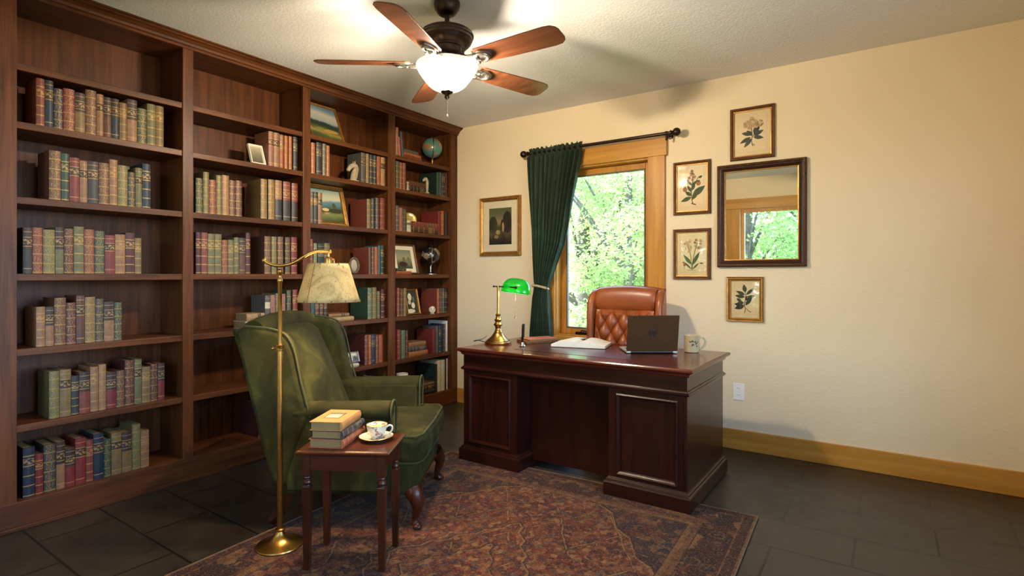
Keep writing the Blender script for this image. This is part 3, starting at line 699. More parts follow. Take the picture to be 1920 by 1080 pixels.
# botanical prints: paper with the plant as a thin printed layer
PAPER = painting_mat('aged_print_paper', [(0, (216, 186, 134)), (.5, (228, 200, 150)), (1, (218, 190, 140))], .2, 2.0, None, 0.02)
LEAFG = simple('print_leaf_green', (62, 78, 44), 0.8, 0, 0.35, 60); LEAFD = simple('print_leaf_dark', (36, 48, 30), 0.8, 0, 0.35, 60)
INK = simple('print_ink_brown', (78, 58, 40), 0.8, 0, 0.2, 60); BLOOM = simple('print_bloom', (214, 178, 128), 0.8, 0, 0.25, 60); BERRY = simple('print_berry', (168, 104, 60), 0.8, 0, 0.25, 60); FIG = simple('print_dark_fruit', (52, 36, 34), 0.8, 0, 0.2, 60)
PL = simple('print_plate_line', (186, 154, 104), 0.85, 0, 0.1)
class Print:
    def __init__(s): s.b = BM(); s.k = 0
    def y(s): s.k += 1; return -.00004 * s.k
    def leaf(s, x, z, ang, L, W, mi, vein=True):
        y = s.y(); n = 8; ca, sa = math.cos(ang), math.sin(ang); pts = []
        for k in range(n + 1):
            t = k / n; pts.append((t * L, W * math.sin(PI * t ** .85)))
        poly = pts + [(a, -c) for a, c in pts[-2:0:-1]]
        s.b.faces.new([s.b.verts.new((x + a * ca - c * sa, y, z + a * sa + c * ca)) for a, c in poly]).material_index = mi
        if vein: s.line([(x, z), (x + L * .95 * ca, z + L * .95 * sa)], .0006, 4)
    def line(s, pts, wd, mi):
        y = s.y(); P = [Vector((p[0], 0, p[1])) for p in pts]; L = []; R_ = []
        for i, p in enumerate(P):
            t = (P[min(i + 1, len(P) - 1)] - P[max(i - 1, 0)]); t.normalize(); n = Vector((-t.z, 0, t.x)) * wd
            L.append(s.b.verts.new((p.x + n.x, y, p.z + n.z))); R_.append(s.b.verts.new((p.x - n.x, y, p.z - n.z)))
        for i in range(len(P) - 1): s.b.faces.new((L[i], R_[i], R_[i + 1], L[i + 1])).material_index = mi
    def curve(s, pts, wd, mi): s.line([(p.x, p.z) for p in smoothpath([(a, 0, c) for a, c in pts], 6)], wd, mi)
    def disc(s, x, z, r, mi, sq=1.0):
        y = s.y(); s.b.faces.new([s.b.verts.new((x + r * math.cos(2 * PI * k / 10), y, z + r * sq * math.sin(2 * PI * k / 10))) for k in range(10)]).material_index = mi
    def flower(s, x, z, r, mi, n=5, a0=0.0):
        for k in range(n):
            a = a0 + 2 * PI * k / n
            s.leaf(x, z, a, r * 1.05, r * .36, 1, False); s.leaf(x + .04 * r * math.cos(a), z + .04 * r * math.sin(a), a, r * .93, r * .28, mi, False)
        s.disc(x, z, r * .22, 1)
    def done(s, parent, w, h, e, depth):
        o = obj('illustration', s.b, [LEAFG, INK, BLOOM, BERRY, LEAFD, FIG, PL], parent)
        o.location = (0, -depth * .2 - .0004, h / 2)
def botanical(which, px0, py0, px1, py1, label, frame_mat, width=None):
    cx, z0, ww, hh = wallpic(px0, py0, px1, py1)
    if width: cx += (width - ww) / 2; ww = width
    e, dp = .022, .022
    t = picture('botanical_print', label, 'picture', ww, hh, e, dp, vmat('', (cx, YB, z0), WR, UP), frame_mat, PAPER, 0, True, 'framed botanical prints', inner=M['gilt'])
    P = Print(); U = hh / .40
    a, c = ww / 2 - e - .028, hh / 2 - e - .03
    P.line([(-a, -c), (a, -c), (a, c), (-a, c), (-a, -c)], .0007, 6)
    def S(pts): return [(x * U, z * U) for x, z in pts]
    if which == 1:                                  # rhododendron head
        P.curve(S([(.005, -.10), (-.005, -.06), (.0, -.02), (-.008, .05)]), .003 * U, 1)
        P.curve(S([(.0, -.03), (.02, .0), (.03, .05)]), .002 * U, 1); P.curve(S([(-.002, -.09), (.012, -.085), (.016, -.10)]), .002 * U, 1)
        for x, z, an, L in ((-.005, -.01, 2.9, .075), (-.01, -.03, 3.6, .09), (.0, -.02, 2.3, .06), (.01, -.02, .45, .08), (.008, -.03, -.2, .075), (.012, -.005, 1.2, .06), (-.004, -.04, 4.0, .085), (.01, -.01, .9, .07)):
            P.leaf(x * U, z * U, an, L * U, .015 * U, 4)
        r = random.Random(3)
        for k in range(22):
            an = r.uniform(0, 2 * PI); rr = .048 * math.sqrt(r.random()); P.flower((-.012 + rr * math.cos(an)) * U, (.075 + rr * .8 * math.sin(an)) * U, .0125 * U, 2, 5, r.random() * 6)
        for k in range(7):
            P.flower((.035 + r.uniform(-.015, .03)) * U, (.055 + r.uniform(-.02, .03)) * U, .010 * U, 2, 5, r.random() * 6)
    elif which == 2:                                # stem with two hanging red-brown fruits
        P.curve(S([(.01, -.125), (.0, -.09), (-.005, -.02), (.005, .05), (.0, .12)]), .003 * U, 1); P.curve(S([(.03, -.128), (.01, -.122), (-.005, -.115)]), .004 * U, 1)
        P.curve(S([(-.004, -.05), (-.02, .0), (-.045, .06)]), .002 * U, 1); P.curve(S([(.0, -.02), (.02, .03), (.05, .08)]), .002 * U, 1)
        for x, z, an, L, W in ((-.005, -.07, 3.5, .085, .016), (.005, -.06, .65, .115, .024), (-.004, -.06, 2.5, .06, .014), (.0, -.02, 1.2, .06, .012), (-.002, -.03, 2.2, .06, .012), (.004, -.09, 1.1, .09, .017), (.0, .02, 2.4, .05, .01), (.002, .02, .7, .05, .01), (-.045, .05, 3.8, .035, .010), (.05, .07, .5, .03, .009)):
            P.leaf(x * U, z * U, an, L * U, W * U, 0)
        for x, z in ((-.052, -.01), (.048, .03)):
            P.disc(x * U, z * U, .017 * U, 1); P.disc(x * U, z * U, .0155 * U, 3); P.leaf(x * U, (z + .008) * U, 1.2, .02 * U, .006 * U, 0, False); P.leaf(x * U, (z + .008) * U, 2.0, .02 * U, .006 * U, 0, False)
        for x, z, r_ in ((.0, .10, .02), (-.02, .075, .014), (.018, .08, .014), (.0, .125, .012), (-.03, .055, .01), (.005, .06, .012)): P.flower(x * U, z * U, r_ * U, 3)
    elif which == 3:                                # tall orchid-like plant with strap leaves
        P.curve(S([(.0, -.125), (-.005, -.06), (-.012, .0), (-.03, .06)]), .0025 * U, 1); P.curve(S([(.002, -.12), (.01, -.04), (.03, .05), (.045, .09)]), .0025 * U, 0)
        for x, z, an, L, W in ((.0, -.09, 1.05, .13, .014), (-.005, -.08, 2.25, .10, .014), (.003, -.12, .75, .075, .007), (-.003, -.12, 2.35, .085, .007), (.06, -.072, -.1, .03, .006)):
            P.leaf(x * U, z * U, an, L * U, W * U, 0)
        r = random.Random(5)
        for k in range(12): P.flower((-.035 + r.uniform(-.02, .03)) * U, (.02 + .095 * k / 12) * U, .011 * U, 2, 5, r.random() * 6)
        for k in range(9): P.flower((.045 + r.uniform(-.02, .025)) * U, (.06 + r.uniform(-.02, .055)) * U, .011 * U, 3 if k % 4 == 0 else 2, 5, r.random() * 6)
        for k in range(5): P.flower((-.055 + r.uniform(-.008, .008)) * U, (-.09 + k * .007) * U, .007 * U, 3, 4, r.random())
        P.line(S([(-.055, -.12), (-.053, -.09)]), .001 * U, 1); P.line(S([(-.03, -.127), (.035, -.126)]), .0012 * U, 1)
    else:                                           # branch of dark leaves with a fig
        P.curve(S([(-.006, -.125), (.002, -.09), (-.004, -.04), (.006, .02), (.002, .07)]), .003 * U, 1); P.curve(S([(.01, -.08), (.03, -.105), (.05, -.11)]), .0025 * U, 1)
        P.curve(S([(.0, -.05), (-.03, -.03), (-.05, -.0)]), .002 * U, 1); P.curve(S([(.0, -.03), (.03, .0), (.05, .04)]), .002 * U, 1)
        for x, z, an, L, W in ((.002, .06, 1.75, .075, .018), (.0, .04, 2.75, .085, .015), (.01, .04, .75, .09, .014), (-.002, .02, 3.0, .085, .017), (.012, .01, .3, .075, .016), (.0, -.01, .5, .08, .013), (-.01, -.03, 3.25, .06, .016), (-.005, -.055, 3.5, .09, .022), (.004, -.055, .95, .10, .016), (-.015, -.06, 2.9, .08, .017), (-.03, -.02, 2.6, .05, .014)):
            P.leaf(x * U, z * U, an, L * U, W * U, 4)
        P.disc(.016 * U, .012 * U, .017 * U, 5); P.disc(-.052 * U, -.005 * U, .013 * U, 4); P.disc(.02 * U, .016 * U, .006 * U, 3)
    P.done(t, ww, hh, e, dp)
botanical(1, 1368.5, 206, 1440, 294.5, 'botanical print of a flowering shrub above the big mirror', M['giltdark'], .285)
botanical(2, 1262, 305.5, 1332, 399.5, 'botanical print with two russet fruits, upper of two beside the window', M['giltdark'])
botanical(3, 1261.5, 430.5, 1332, 524, 'botanical print with tall strap leaves, lower of two beside the window', M['giltdark'])
botanical(4, 1362, 519, 1431.5, 605, 'botanical print of a dark leafy branch hanging below the mirror', M['gilt'])
# mirror
x0, z1 = ony(1345, 312, YB - .02); _, z0 = ony(1345, 501, YB - .02)
g = NT('silvered_mirror'); g.set(Base_Color=(.82, .86, .80, 1), Metallic=1.0, Roughness=0.01); M['mirror'] = g.m
mw = .56
t = picture('wall_mirror', 'large mirror in a dark carved frame between the upper and lower prints', 'mirror', mw, z1 - z0, .047, .035, vmat('', (x0 + mw / 2, YB, z0), WR, UP), M['mirrorframe'], M['mirror'], 0, False, None, True, inner=M['gilt'])
b = BM(); hh = z1 - z0
def beadline(ax0, az0, ax1, az1, n):
    for k in range(n):
        f = (k + .5) / n; ball(b, (ax0 + (ax1 - ax0) * f, -.034, az0 + (az1 - az0) * f), .0065, 8, .9)
e = .012
beadline(-mw / 2 + e, e, mw / 2 - e, e, 40); beadline(-mw / 2 + e, hh - e, mw / 2 - e, hh - e, 40); beadline(-mw / 2 + e, e, -mw / 2 + e, hh - e, 50); beadline(mw / 2 - e, e, mw / 2 - e, hh - e, 50)
obj('carved_beading', b, simple('carved_beading', (120, 76, 42), 0.4, 0.4, 0.3, 60), t, smooth=True)

# ------------------------------------------------------------------ framed pictures on the shelves (leaning back, facing the room)
def shelfpic(px_l, px_r, py_top, row, x_bottom, leanx, name, label, border, frame_mat, pic, matw=0.0, inner=None, easel=False, zoff=0.0, yaw=0.0):
    zb = ZB[row] + .001 + zoff
    y0 = onx(px_l, HY, x_bottom)[0]; y1 = onx(px_r, HY, x_bottom)[0]
    zt = onx((px_l + px_r) / 2, py_top, x_bottom - leanx)[1]
    h = math.hypot(zt - zb, leanx)
    up = Vector((-leanx, 0, zt - zb)); right = Vector((math.sin(yaw), math.cos(yaw), 0))
    return picture(name, label, 'picture', y1 - y0, h, border, .02, vmat('', (x_bottom, (y0 + y1) / 2, zb), right, up), frame_mat, pic, matw, False, None, inner=inner, easel=easel)
pm = painting_mat('field_painting', [(0, (52, 60, 32)), (.16, (78, 84, 44)), (.24, (150, 128, 66)), (.33, (84, 86, 44)), (.44, (38, 52, 36)), (.52, (44, 66, 60)), (.57, (150, 156, 150)), (.78, (190, 182, 160)), (.9, (120, 146, 156)), (1, (88, 124, 142))], .07, 2.6, [(.68, .30, .26, .05, (168, 132, 66)), (.35, .33, .15, .04, (122, 116, 60))], .10, .10)
shelfpic(583.5, 646, 204, 0, -3.52, .13, 'framed_painting', 'wide field landscape painting with thin frame leaning on top shelf', .012, M['gilt'], pm)
pm = painting_mat('valley_painting', [(0, (40, 48, 24)), (.13, (86, 94, 46)), (.24, (120, 124, 66)), (.33, (62, 66, 38)), (.42, (70, 82, 66)), (.52, (84, 118, 126)), (.60, (92, 128, 140)), (.66, (196, 190, 150)), (.80, (178, 176, 148)), (1, (98, 134, 136))], .06, 2.4, [(.46, .38, .10, .05, (206, 176, 120)), (.48, .27, .08, .03, (176, 116, 74)), (.78, .36, .22, .07, (52, 52, 32)), (.74, .52, .06, .08, (62, 74, 52))], .08, -.08)
shelfpic(580.5, 653, 350, 2, -3.535, .085, 'framed_painting', 'blue valley landscape painting in gilt frame behind three small books', .030, M['gilt'], pm, 0, M['brass'])
pm = painting_mat('still_life_print', [(0, (52, 56, 40)), (.3, (92, 92, 64)), (.55, (150, 146, 110)), (1, (120, 128, 104))], .16, 3.0, [(.40, .24, .26, .14, (48, 32, 30)), (.48, .48, .10, .14, (98, 96, 56)), (.78, .4, .12, .25, (110, 108, 70))], .12)
shelfpic(739, 783, 459, 3, -3.52, .06, 'framed_print', 'brown framed still life print in ivory mat leaning beside the dark globe', .016, M['giltdark'], pm, .034, None, False, .0)
pm = painting_mat('flower_photo', [(0, (34, 34, 24)), (.5, (48, 50, 36)), (1, (40, 44, 36))], .2, 4.0, [(.38, .72, .17, .16, (214, 204, 172)), (.30, .48, .13, .10, (186, 176, 138)), (.60, .34, .16, .13, (216, 206, 176)), (.3, .1, .4, .09, (204, 196, 164)), (.7, .6, .07, .14, (86, 104, 92))], .05)
shelfpic(763, 786.5, 542.5, 4, -3.50, .05, 'framed_photo', 'small framed photo of pale flowers leaning against books, fifth shelf down', .012, M['gilt'], pm, 0, None, True)
pm = painting_mat('old_group_photo', [(0, (108, 100, 84)), (.35, (70, 66, 56)), (.55, (110, 102, 84)), (.75, (206, 188, 146)), (1, (222, 204, 160))], .22, 7.0, [(.52, .38, .10, .30, (196, 186, 158)), (.25, .35, .07, .26, (60, 58, 50)), (.8, .38, .08, .28, (66, 62, 52))], .10)
shelfpic(646.5, 672.5, 660, 5, -3.455, .025, 'framed_photo', 'small silver framed old photograph standing on a flat cream book', .010, M['chrome'], pm, 0, None, True, .029)
pm = painting_mat('cropped_photo', [(0, (60, 58, 46)), (.5, (120, 112, 90)), (1, (170, 160, 130))], .15, 3)
shelfpic(470, 497, 275, 1, -3.46, .05, 'framed_photo', 'white edged small frame leaning at the left of the second shelf', .012, M['cream'], pm, 0, None, True)

# ------------------------------------------------------------------ shelf ornaments
def globe(px, py, rpx, row, name, label, ball_mat, metal, xg=-3.545, full=True):
    y, zc = onx(px, py, xg); dep = xg * VX + y * VY; r = rpx / F * dep
    zb = ZB[row] + .001
    t = thing(name, label, 'globe', (xg, y, zb), math.radians(-40)); zc -= zb
    b = BM(); n = 18; lathe(b, [(r * math.sin(PI * k / n), -r * math.cos(PI * k / n)) for k in range(n + 1)], 36)
    o = obj('globe_ball', b, ball_mat, t, smooth=True); o.location = (0, 0, zc); o.rotation_euler = (math.radians(10), math.radians(23), 0)
    R2 = r * 1.10; b = BM()
    tilt = math.radians(23)
    pts = []
    for k in range(25):
        a = tilt + PI / 2 - PI * k / 24
        pts.append((R2 * math.cos(a), 0, zc + R2 * math.sin(a)))
    tube(b, pts, .0045, 8); obj('meridian_arm', b, metal, t, smooth=True)
    b = BM(); a = tilt + PI / 2
    tube(b, [(R2 * math.cos(a), 0, zc + R2 * math.sin(a)), (r * .95 * math.cos(a), 0, zc + r * .95 * math.sin(a))], .005, 8); ball(b, (R2 * 1.03 * math.cos(a), 0, zc + R2 * 1.03 * math.sin(a)), .007, 10)
    tube(b, [(-R2 * math.cos(a), 0, zc - R2 * math.sin(a)), (-r * .95 * math.cos(a), 0, zc - r * .95 * math.sin(a))], .005, 8); ball(b, (-R2 * 1.03 * math.cos(a), 0, zc - R2 * 1.03 * math.sin(a)), .007, 10)
    obj('axis_pin', b, metal, t, smooth=True)
    zl = zc - R2
    b = BM(); lathe(b, [(0, 0), (r * .62, 0), (r * .62, .006), (r * .5, .010), (r * .2, .014), (.007, .02), (.006, max(zl * .5, .02)), (.009, max(zl * .7, .022)), (.006, zl + .004), (0, zl + .004)], 28)
    obj('stand', b, metal, t, smooth=True, bevel=.001)
    return t
def globe_mat(name, sea, lands):
    g = NT(name); co = g.coord(); f = g.noise(co, 11, 5.0, 0.55); f2 = g.noise(co, 26, 3.0)
    land = g.ramp(f2, [(0.3, lin(lands[0])), (0.5, lin(lands[1])), (0.7, lin(lands[2]))])
    g.set(Base_Color=g.mix(g.ramp(f, [(.53, (0, 0, 0, 1)), (.56, (1, 1, 1, 1))]), lin(sea), land), Roughness=0.25, Coat_Weight=0.4); return g.m
globe(810.5, 277.5, 19, 0, 'desk_globe', 'teal and tan globe on the top shelf, right bookcase bay', globe_mat('teal_globe', (74, 122, 112), ((140, 116, 74), (150, 98, 64), (112, 124, 80))), M['brass'], -3.505)
globe(807.4, 479, 18, 3, 'desk_globe', 'dark metallic globe on a silver foot beside the still life print', globe_mat('dark_globe', (28, 24, 24), ((132, 108, 78), (96, 82, 66), (160, 136, 100))), M['chrome'], -3.505)

def at_shelf(px, row, x):
    return onx(px, HY, x)[0], ZB[row] + .001
STONE = simple('pale_stone', (158, 140, 108), 0.7, 0, 0.25, 40, 0.4, 90)
# horse-head bookend ornament
y, z = at_shelf(663.5, 1, -3.47); t = thing('horse_head_ornament', 'pale carved horse head ornament standing on the second shelf, middle bay', 'ornament', (-3.47, y - .016, z), math.radians(90))
b = BM()
tube(b, smoothpath([(.012, 0, .012), (.010, 0, .04), (.018, 0, .075), (.030, 0, .105), (.018, 0, .128), (-.006, 0, .130)], 5), [.026 - .0 * i if i < 4 else .026 - .0006 * i for i in range(26)], 12)
tube(b, smoothpath([(.02, 0, .125), (-.012, 0, .118), (-.034, 0, .092), (-.040, 0, .078)], 5), [.022 - .0006 * i for i in range(16)], 12)
obj('head', b, STONE, t, smooth=True)
b = BM(); tube(b, [(.016, .010, .14), (.018, .012, .165)], [.008, .002], 8); tube(b, [(.016, -.010, .14), (.018, -.012, .165)], [.008, .002], 8); obj('ears', b, STONE, t, smooth=True)
b = BM(); tube(b, smoothpath([(.034, 0, .14), (.05, 0, .11), (.044, 0, .07), (.036, 0, .03)], 5), [.010] * 16, 8); obj('mane', b, STONE, t, smooth=True)
b = BM(); box(b, (-.035, -.026, 0), (.045, .026, .014)); obj('base', b, STONE, t, bevel=.003)
# oval frame
y, z = at_shelf(663.3, 3, -3.46)
up = Vector((-.16, 0, 1)).normalized(); m4 = vmat('', (-3.455, y, z + .002), Vector((.35, 1, 0)), Vector((-.14, .05, 1)))
t = thing('oval_frame', 'ornate silver oval frame leaning beside the brown book, fourth shelf down', 'picture frame', mat=m4)
b = BM(); n = 40; rings = []
for ins, yy in ((0, 0), (0, -.012), (.006, -.018), (.012, -.012), (.016, -.016), (.020, -.006), (.020, 0)):
    rings.append([b.verts.new(((.043 - ins) * math.cos(2 * PI * k / n), yy, .066 + (.066 - ins) * math.sin(2 * PI * k / n))) for k in range(n)])
for a, c in zip(rings, rings[1:] + rings[:1]):
    for k in range(n): b.faces.new((a[k], a[(k + 1) % n], c[(k + 1) % n], c[k]))
obj('frame', b, simple('antique_silver', (112, 98, 80), 0.4, 0.5, 0.4, 120), t, smooth=True)
b = BM()
for k in range(26): ball(b, (.037 * math.cos(2 * PI * k / 26), -.016, .066 + .060 * math.sin(2 * PI * k / 26)), .0042, 8)
obj('beading', b, simple('antique_silver_bead', (128, 112, 90), 0.4, 0.4, 0.3, 90), t, smooth=True)
b = BM(); prism(b, [(.024 * math.cos(2 * PI * k / n), -.008, .066 + .047 * math.sin(2 * PI * k / n)) for k in range(n)], (0, .006, 0)); obj('picture', b, painting_mat('faded_portrait', [(0, (120, 104, 82)), (.5, (150, 132, 104)), (1, (160, 142, 112))], .2, 3, None, .05), t)
b = BM(); prism(b, [(-.012, .0, .085), (.012, .0, .085), (.014, .040, .012), (-.014, .040, .012)], (0, .003, .001)); obj('easel_back', b, M['black'], t)
# white scroll ornament on the flat pair of books
y, z = at_shelf(798, 1, -3.425)
t = thing('scroll_ornament', 'pale curled scroll ornament at the end of a flat book pair, second shelf', 'ornament', (-3.418, y, z), math.radians(90))
b = BM(); tube(b, smoothpath([(.012, 0, .012), (.013, 0, .06), (.012, 0, .105), (-.004, 0, .128), (-.026, 0, .120), (-.034, 0, .104)], 6), [.010 + .004 * math.sin(PI * i / 30) for i in range(31)], 12); obj('scroll', b, STONE, t, smooth=True)
b = BM(); box(b, (-.004, -.012, 0), (.028, .012, .012)); obj('base', b, STONE, t, bevel=.003)
# little white figure left of that pair
y, z = at_shelf(763.6, 1, -3.43)
t = thing('small_figurine', 'tiny pale standing figurine between russet books and flat pair, second shelf', 'figurine', (-3.425, y, z))
b = BM(); lathe(b, [(0, 0), (.013, 0), (.014, .006), (.010, .02), (.012, .035), (.009, .048), (.004, .054), (0, .054)], 16); obj('body', b, STONE, t, smooth=True)
b = BM(); ball(b, (0, 0, .063), .0115, 14); obj('head', b, STONE, t, smooth=True)
# brass disc on a small easel, between books and stack
y, z = at_shelf(767.5, 2, -3.637)
t = thing('brass_disc', 'shiny brass plate on a stand behind a cream book, third shelf down', 'ornament', (-3.637, y, z), math.radians(62))
b = BM(); pr = [(0, -.004), (.03, -.004), (.052, -.001), (.066, .004), (.068, .007), (.064, .008), (.05, .003), (.03, .0), (0, .0)]
lathe(b, pr, 40); o = obj('plate', b, simple('polished_brass', (226, 196, 120), 0.16, 1.0, 0.05), t, smooth=True)
o.rotation_euler = (math.radians(80), 0, 0); o.location = (0, 0, .135)
b = BM(); tube(b, smoothpath([(0, .014, .20), (0, .012, .10), (0, .025, .004)], 4), .004, 8); tube(b, [(-.03, -.014, .004), (-.02, -.004, .072), (0, .014, .10)], .004, 8); tube(b, [(.03, -.014, .004), (.02, -.004, .072), (0, .014, .10)], .004, 8); tube(b, [(-.03, -.014, .004), (.03, -.014, .004)], .004, 8)
obj('easel', b, M['brass'], t, smooth=True)
# small round clock-like shell ornament
y, z = at_shelf(806.5, 4, -3.45)
t = thing('round_ornament', 'small round pale shell ornament before the russet book, fifth shelf down', 'ornament', (-3.425, y, z), math.radians(60))
g = NT('mottled_shell'); f = g.noise(g.coord(), 60, 4.0, .65); g.set(Base_Color=g.ramp(f, [(.38, lin((70, 58, 46))), (.5, lin((196, 180, 150))), (.7, lin((226, 214, 186)))]), Roughness=.4)
b = BM(); lathe(b, [(0, -.014), (.022, -.013), (.03, -.007), (.032, 0), (.03, .007), (.022, .012), (0, .014)], 24); o = obj('disc', b, g.m, t, smooth=True); o.rotation_euler = (PI / 2, 0, 0); o.location = (0, 0, .038)
b = BM(); lathe(b, [(0, 0), (.022, 0), (.022, .004), (.012, .009), (.008, .012), (0, .012)], 20); obj('foot', b, g.m, t, smooth=True)
# white tub on the bottom shelf
y, z = at_shelf(754, 6, -3.46)
t = thing('ceramic_jar', 'white ceramic jar with dark open top on the bottom shelf beside upright', 'jar', (-3.46, y, z))
zt = onx(754, 700, -3.46)[1] - z
b = BM(); lathe(b, [(0, 0), (.046, 0), (.05, .006), (.05, zt), (.044, zt), (.044, .02), (0, .02)], 36); obj('body', b, simple('white_ceramic', (226, 212, 188), 0.4, 0, 0.05), t, smooth=True, bevel=.001)
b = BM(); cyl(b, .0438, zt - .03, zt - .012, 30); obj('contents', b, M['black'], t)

# ================================================================== CEILING FAN
fan = thing('ceiling_fan', 'five blade walnut ceiling fan with a lit frosted glass bowl', 'ceiling fan', (-1.867, 2.139, H))
def fpart(name, prof, mat, segs=40, **kw):
    b = BM(); lathe(b, prof, segs); return obj(name, b, mat, fan, smooth=True, **kw)
fpart('canopy', [(0, 0), (.066, 0), (.067, -.012), (.062, -.035), (.048, -.058), (.032, -.068), (0, -.068)], M['bronze'])
fpart('downrod', [(.0, -.06), (.0125, -.06), (.0125, -.15), (0, -.15)], M['bronze'], 20)
fpart('motor_housing', [(0, -.138), (.04, -.139), (.09, -.143), (.118, -.150), (.130, -.158), (.136, -.168), (.136, -.177), (.130, -.180), (.130, -.193), (.125, -.197), (.123, -.208), (.117, -.213), (.110, -.222), (.098, -.230), (.093, -.233), (.093, -.238), (.086, -.242), (.086, -.268), (.08, -.274), (.06, -.278), (0, -.278)], M['bronze'], 56)
b = BM()
for k in range(20):
    a = 2 * PI * k / 20; m = Matrix.Rotation(a, 4, 'Z')
    v = box(b, (.085, -.0015, -.264), (.0885, .0015, -.244))
    for q in v: q.co = m @ q.co
obj('vent_slots', b, M['black'], fan)
fpart('switch_housing', [(0, -.276), (.050, -.276), (.058, -.282), (.058, -.306), (.064, -.312), (.108, -.316), (.118, -.320), (.115, -.323), (0, -.323)], M['chrome'])  # bottom flange widened to keep bulb light off the ceiling above
fanwood = wood('fan_blade_walnut', (72, 38, 22), (122, 72, 44), 'X', 0.34, 18.0, coat=.2)
for k in range(5):
    a = math.radians(72 * k + 1.0)
    R = Matrix.Rotation(a, 4, 'Z') @ Matrix.Translation((0, 0, -.318)) @ Matrix.Rotation(math.radians(-13), 4, 'X')
    b = BM(); n = 12; up_, dn_ = [], []
    out = [(.185, .046), (.205, .056), (.35, .064), (.50, .069), (.60, .071), (.635, .066), (.655, .05), (.663, .03)]
    poly = out + [(x, -y) for x, y in out[::-1]]
    prism(b, [(x, y, .0) for x, y in poly], (0, 0, .006))
    b.transform(R); obj('blade', b, fanwood, fan, bevel=.002)
    b = BM()
    # cast blade iron: hub lug, two curved arms and a medallion plate under the blade
    prism(b, [(.172, .020, -.008), (.19, .038, -.008), (.225, .046, -.008), (.262, .030, -.008), (.278, .0, -.008), (.262, -.030, -.008), (.225, -.046, -.008), (.19, -.038, -.008), (.172, -.020, -.008)], (0, 0, .008))
    ring = [(.222 + .034 * math.cos(t * PI / 12), .030 * math.sin(t * PI / 12), -.011) for t in range(24)]
    tube(b, ring, .0055, 8, closed=True)
    for s in (-1, 1):
        tube(b, smoothpath([(.075, .012 * s, .035), (.10, .016 * s, .026), (.125, .026 * s, .006), (.155, .034 * s, -.012), (.19, .030 * s, -.012)], 5), .0085, 10)
    tube(b, [(.065, 0, .036), (.11, 0, .020), (.15, 0, -.004), (.19, 0, -.008)], .010, 10)
    for sx, sy in ((.205, .016), (.205, -.016), (.245, 0)): ball(b, (sx, sy, -.012), .005, 8)
    b.transform(R); obj('blade_iron', b, M['chrome'], fan, smooth=True)
# frosted glass bowl, open at the top
g = NT('frosted_alabaster_glass'); co = g.coord()
tl = g.n('ShaderNodeBsdfTranslucent'); tl.inputs[0].default_value = (.045, .040, .034, 1)
tp = g.n('ShaderNodeBsdfTransparent'); tp.inputs[0].default_value = (1, .97, .9, 1)
df = g.n('ShaderNodeBsdfPrincipled'); df.inputs['Base Color'].default_value = (.05, .046, .04, 1); df.inputs['Specular IOR Level'].default_value = .1; df.inputs['Roughness'].default_value = .3
m1 = g.n('ShaderNodeMixShader'); m1.inputs[0].default_value = .90; g.l(tl.outputs[0], m1.inputs[1]); g.l(tp.outputs[0], m1.inputs[2])
m2 = g.n('ShaderNodeMixShader'); m2.inputs[0].default_value = .10; g.l(m1.outputs[0], m2.inputs[1]); g.l(df.outputs[0], m2.inputs[2])
em = g.n('ShaderNodeEmission'); em.inputs[0].default_value = (1, .86, .66, 1); em.inputs[1].default_value = 0.33
ad = g.n('ShaderNodeAddShader'); g.l(m2.outputs[0], ad.inputs[0]); g.l(em.outputs[0], ad.inputs[1]); g.l(ad.outputs[0], g.out.inputs[0])
bp = [(.148, -.318), (.155, -.321), (.158, -.328), (.155, -.337), (.150, -.345), (.146, -.354), (.139, -.366), (.130, -.379), (.120, -.392), (.110, -.405), (.100, -.417), (.088, -.429), (.072, -.440), (.052, -.449), (.030, -.455), (.012, -.457)]
b = BM(); lathe(b, bp, 56); obj('glass_bowl', b, g.m, fan, smooth=True)
fpart('finial', [(0, -.450), (.030, -.453), (.032, -.458), (.026, -.464), (.014, -.470), (.010, -.476), (.014, -.482), (.010, -.490), (.004, -.496), (0, -.497)], M['bronze'], 24)
fpart('centre_stem', [(0, -.32), (.007, -.32), (.007, -.455), (0, -.455)], M['chrome'], 12)
b = BM()
for k in range(22): ball(b, (.012, -.01, -.485 - k * .0042), .0018, 6)
lathe(b, [(0, -.016), (.004, -.014), (.0045, -.004), (.002, 0), (0, 0)], 10, (.012, -.01, -.577))
obj('pull_chain', b, M['chrome'], fan, smooth=True)

# ================================================================== CURTAIN
rod = thing('curtain_rod', 'dark bronze curtain rod with ball finials above the window', 'curtain rod', (-1.95, 3.96, 2.242))
yr = 3.96; xa, za = ony(990, 291.5, yr); xb, zb_ = ony(1257, 254, yr); zr = 2.242
b = BM(); tube(b, [(xa, yr, zr), (xb, yr, zr)], .0125, 16); obj('rod', b, M['bronze'], rod, world=True, smooth=True)
for s, xx in ((-1, xa), (1, xb)):
    b = BM(); ball(b, (xx + s * .045, yr, zr), .030, 20); tube(b, [(xx, yr, zr), (xx + s * .008, yr, zr)], .019, 16); tube(b, [(xx + s * .008, yr, zr), (xx + s * .022, yr, zr)], [.012, .016], 16)
    obj('finial', b, M['bronze'], rod, world=True, smooth=True)
for xx in (xa + .03, xb - .03):
    b = BM(); tube(b, [(xx, yr, zr - .002), (xx, YB, zr - .002)], .007, 10); ball(b, (xx, yr, zr), .017, 12); tube(b, [(xx, yr, zr - .012), (xx, yr, zr - .05)], .008, 10); tube(b, [(xx, YB - .008, zr - .002), (xx, YB, zr - .002)], .024, 16)
    obj('bracket', b, M['bronze'], rod, world=True, smooth=True)
cur = thing('curtain', 'dark green velvet curtain gathered on the rod and tied back left of window', 'curtain', (-2.4, yr, 0))
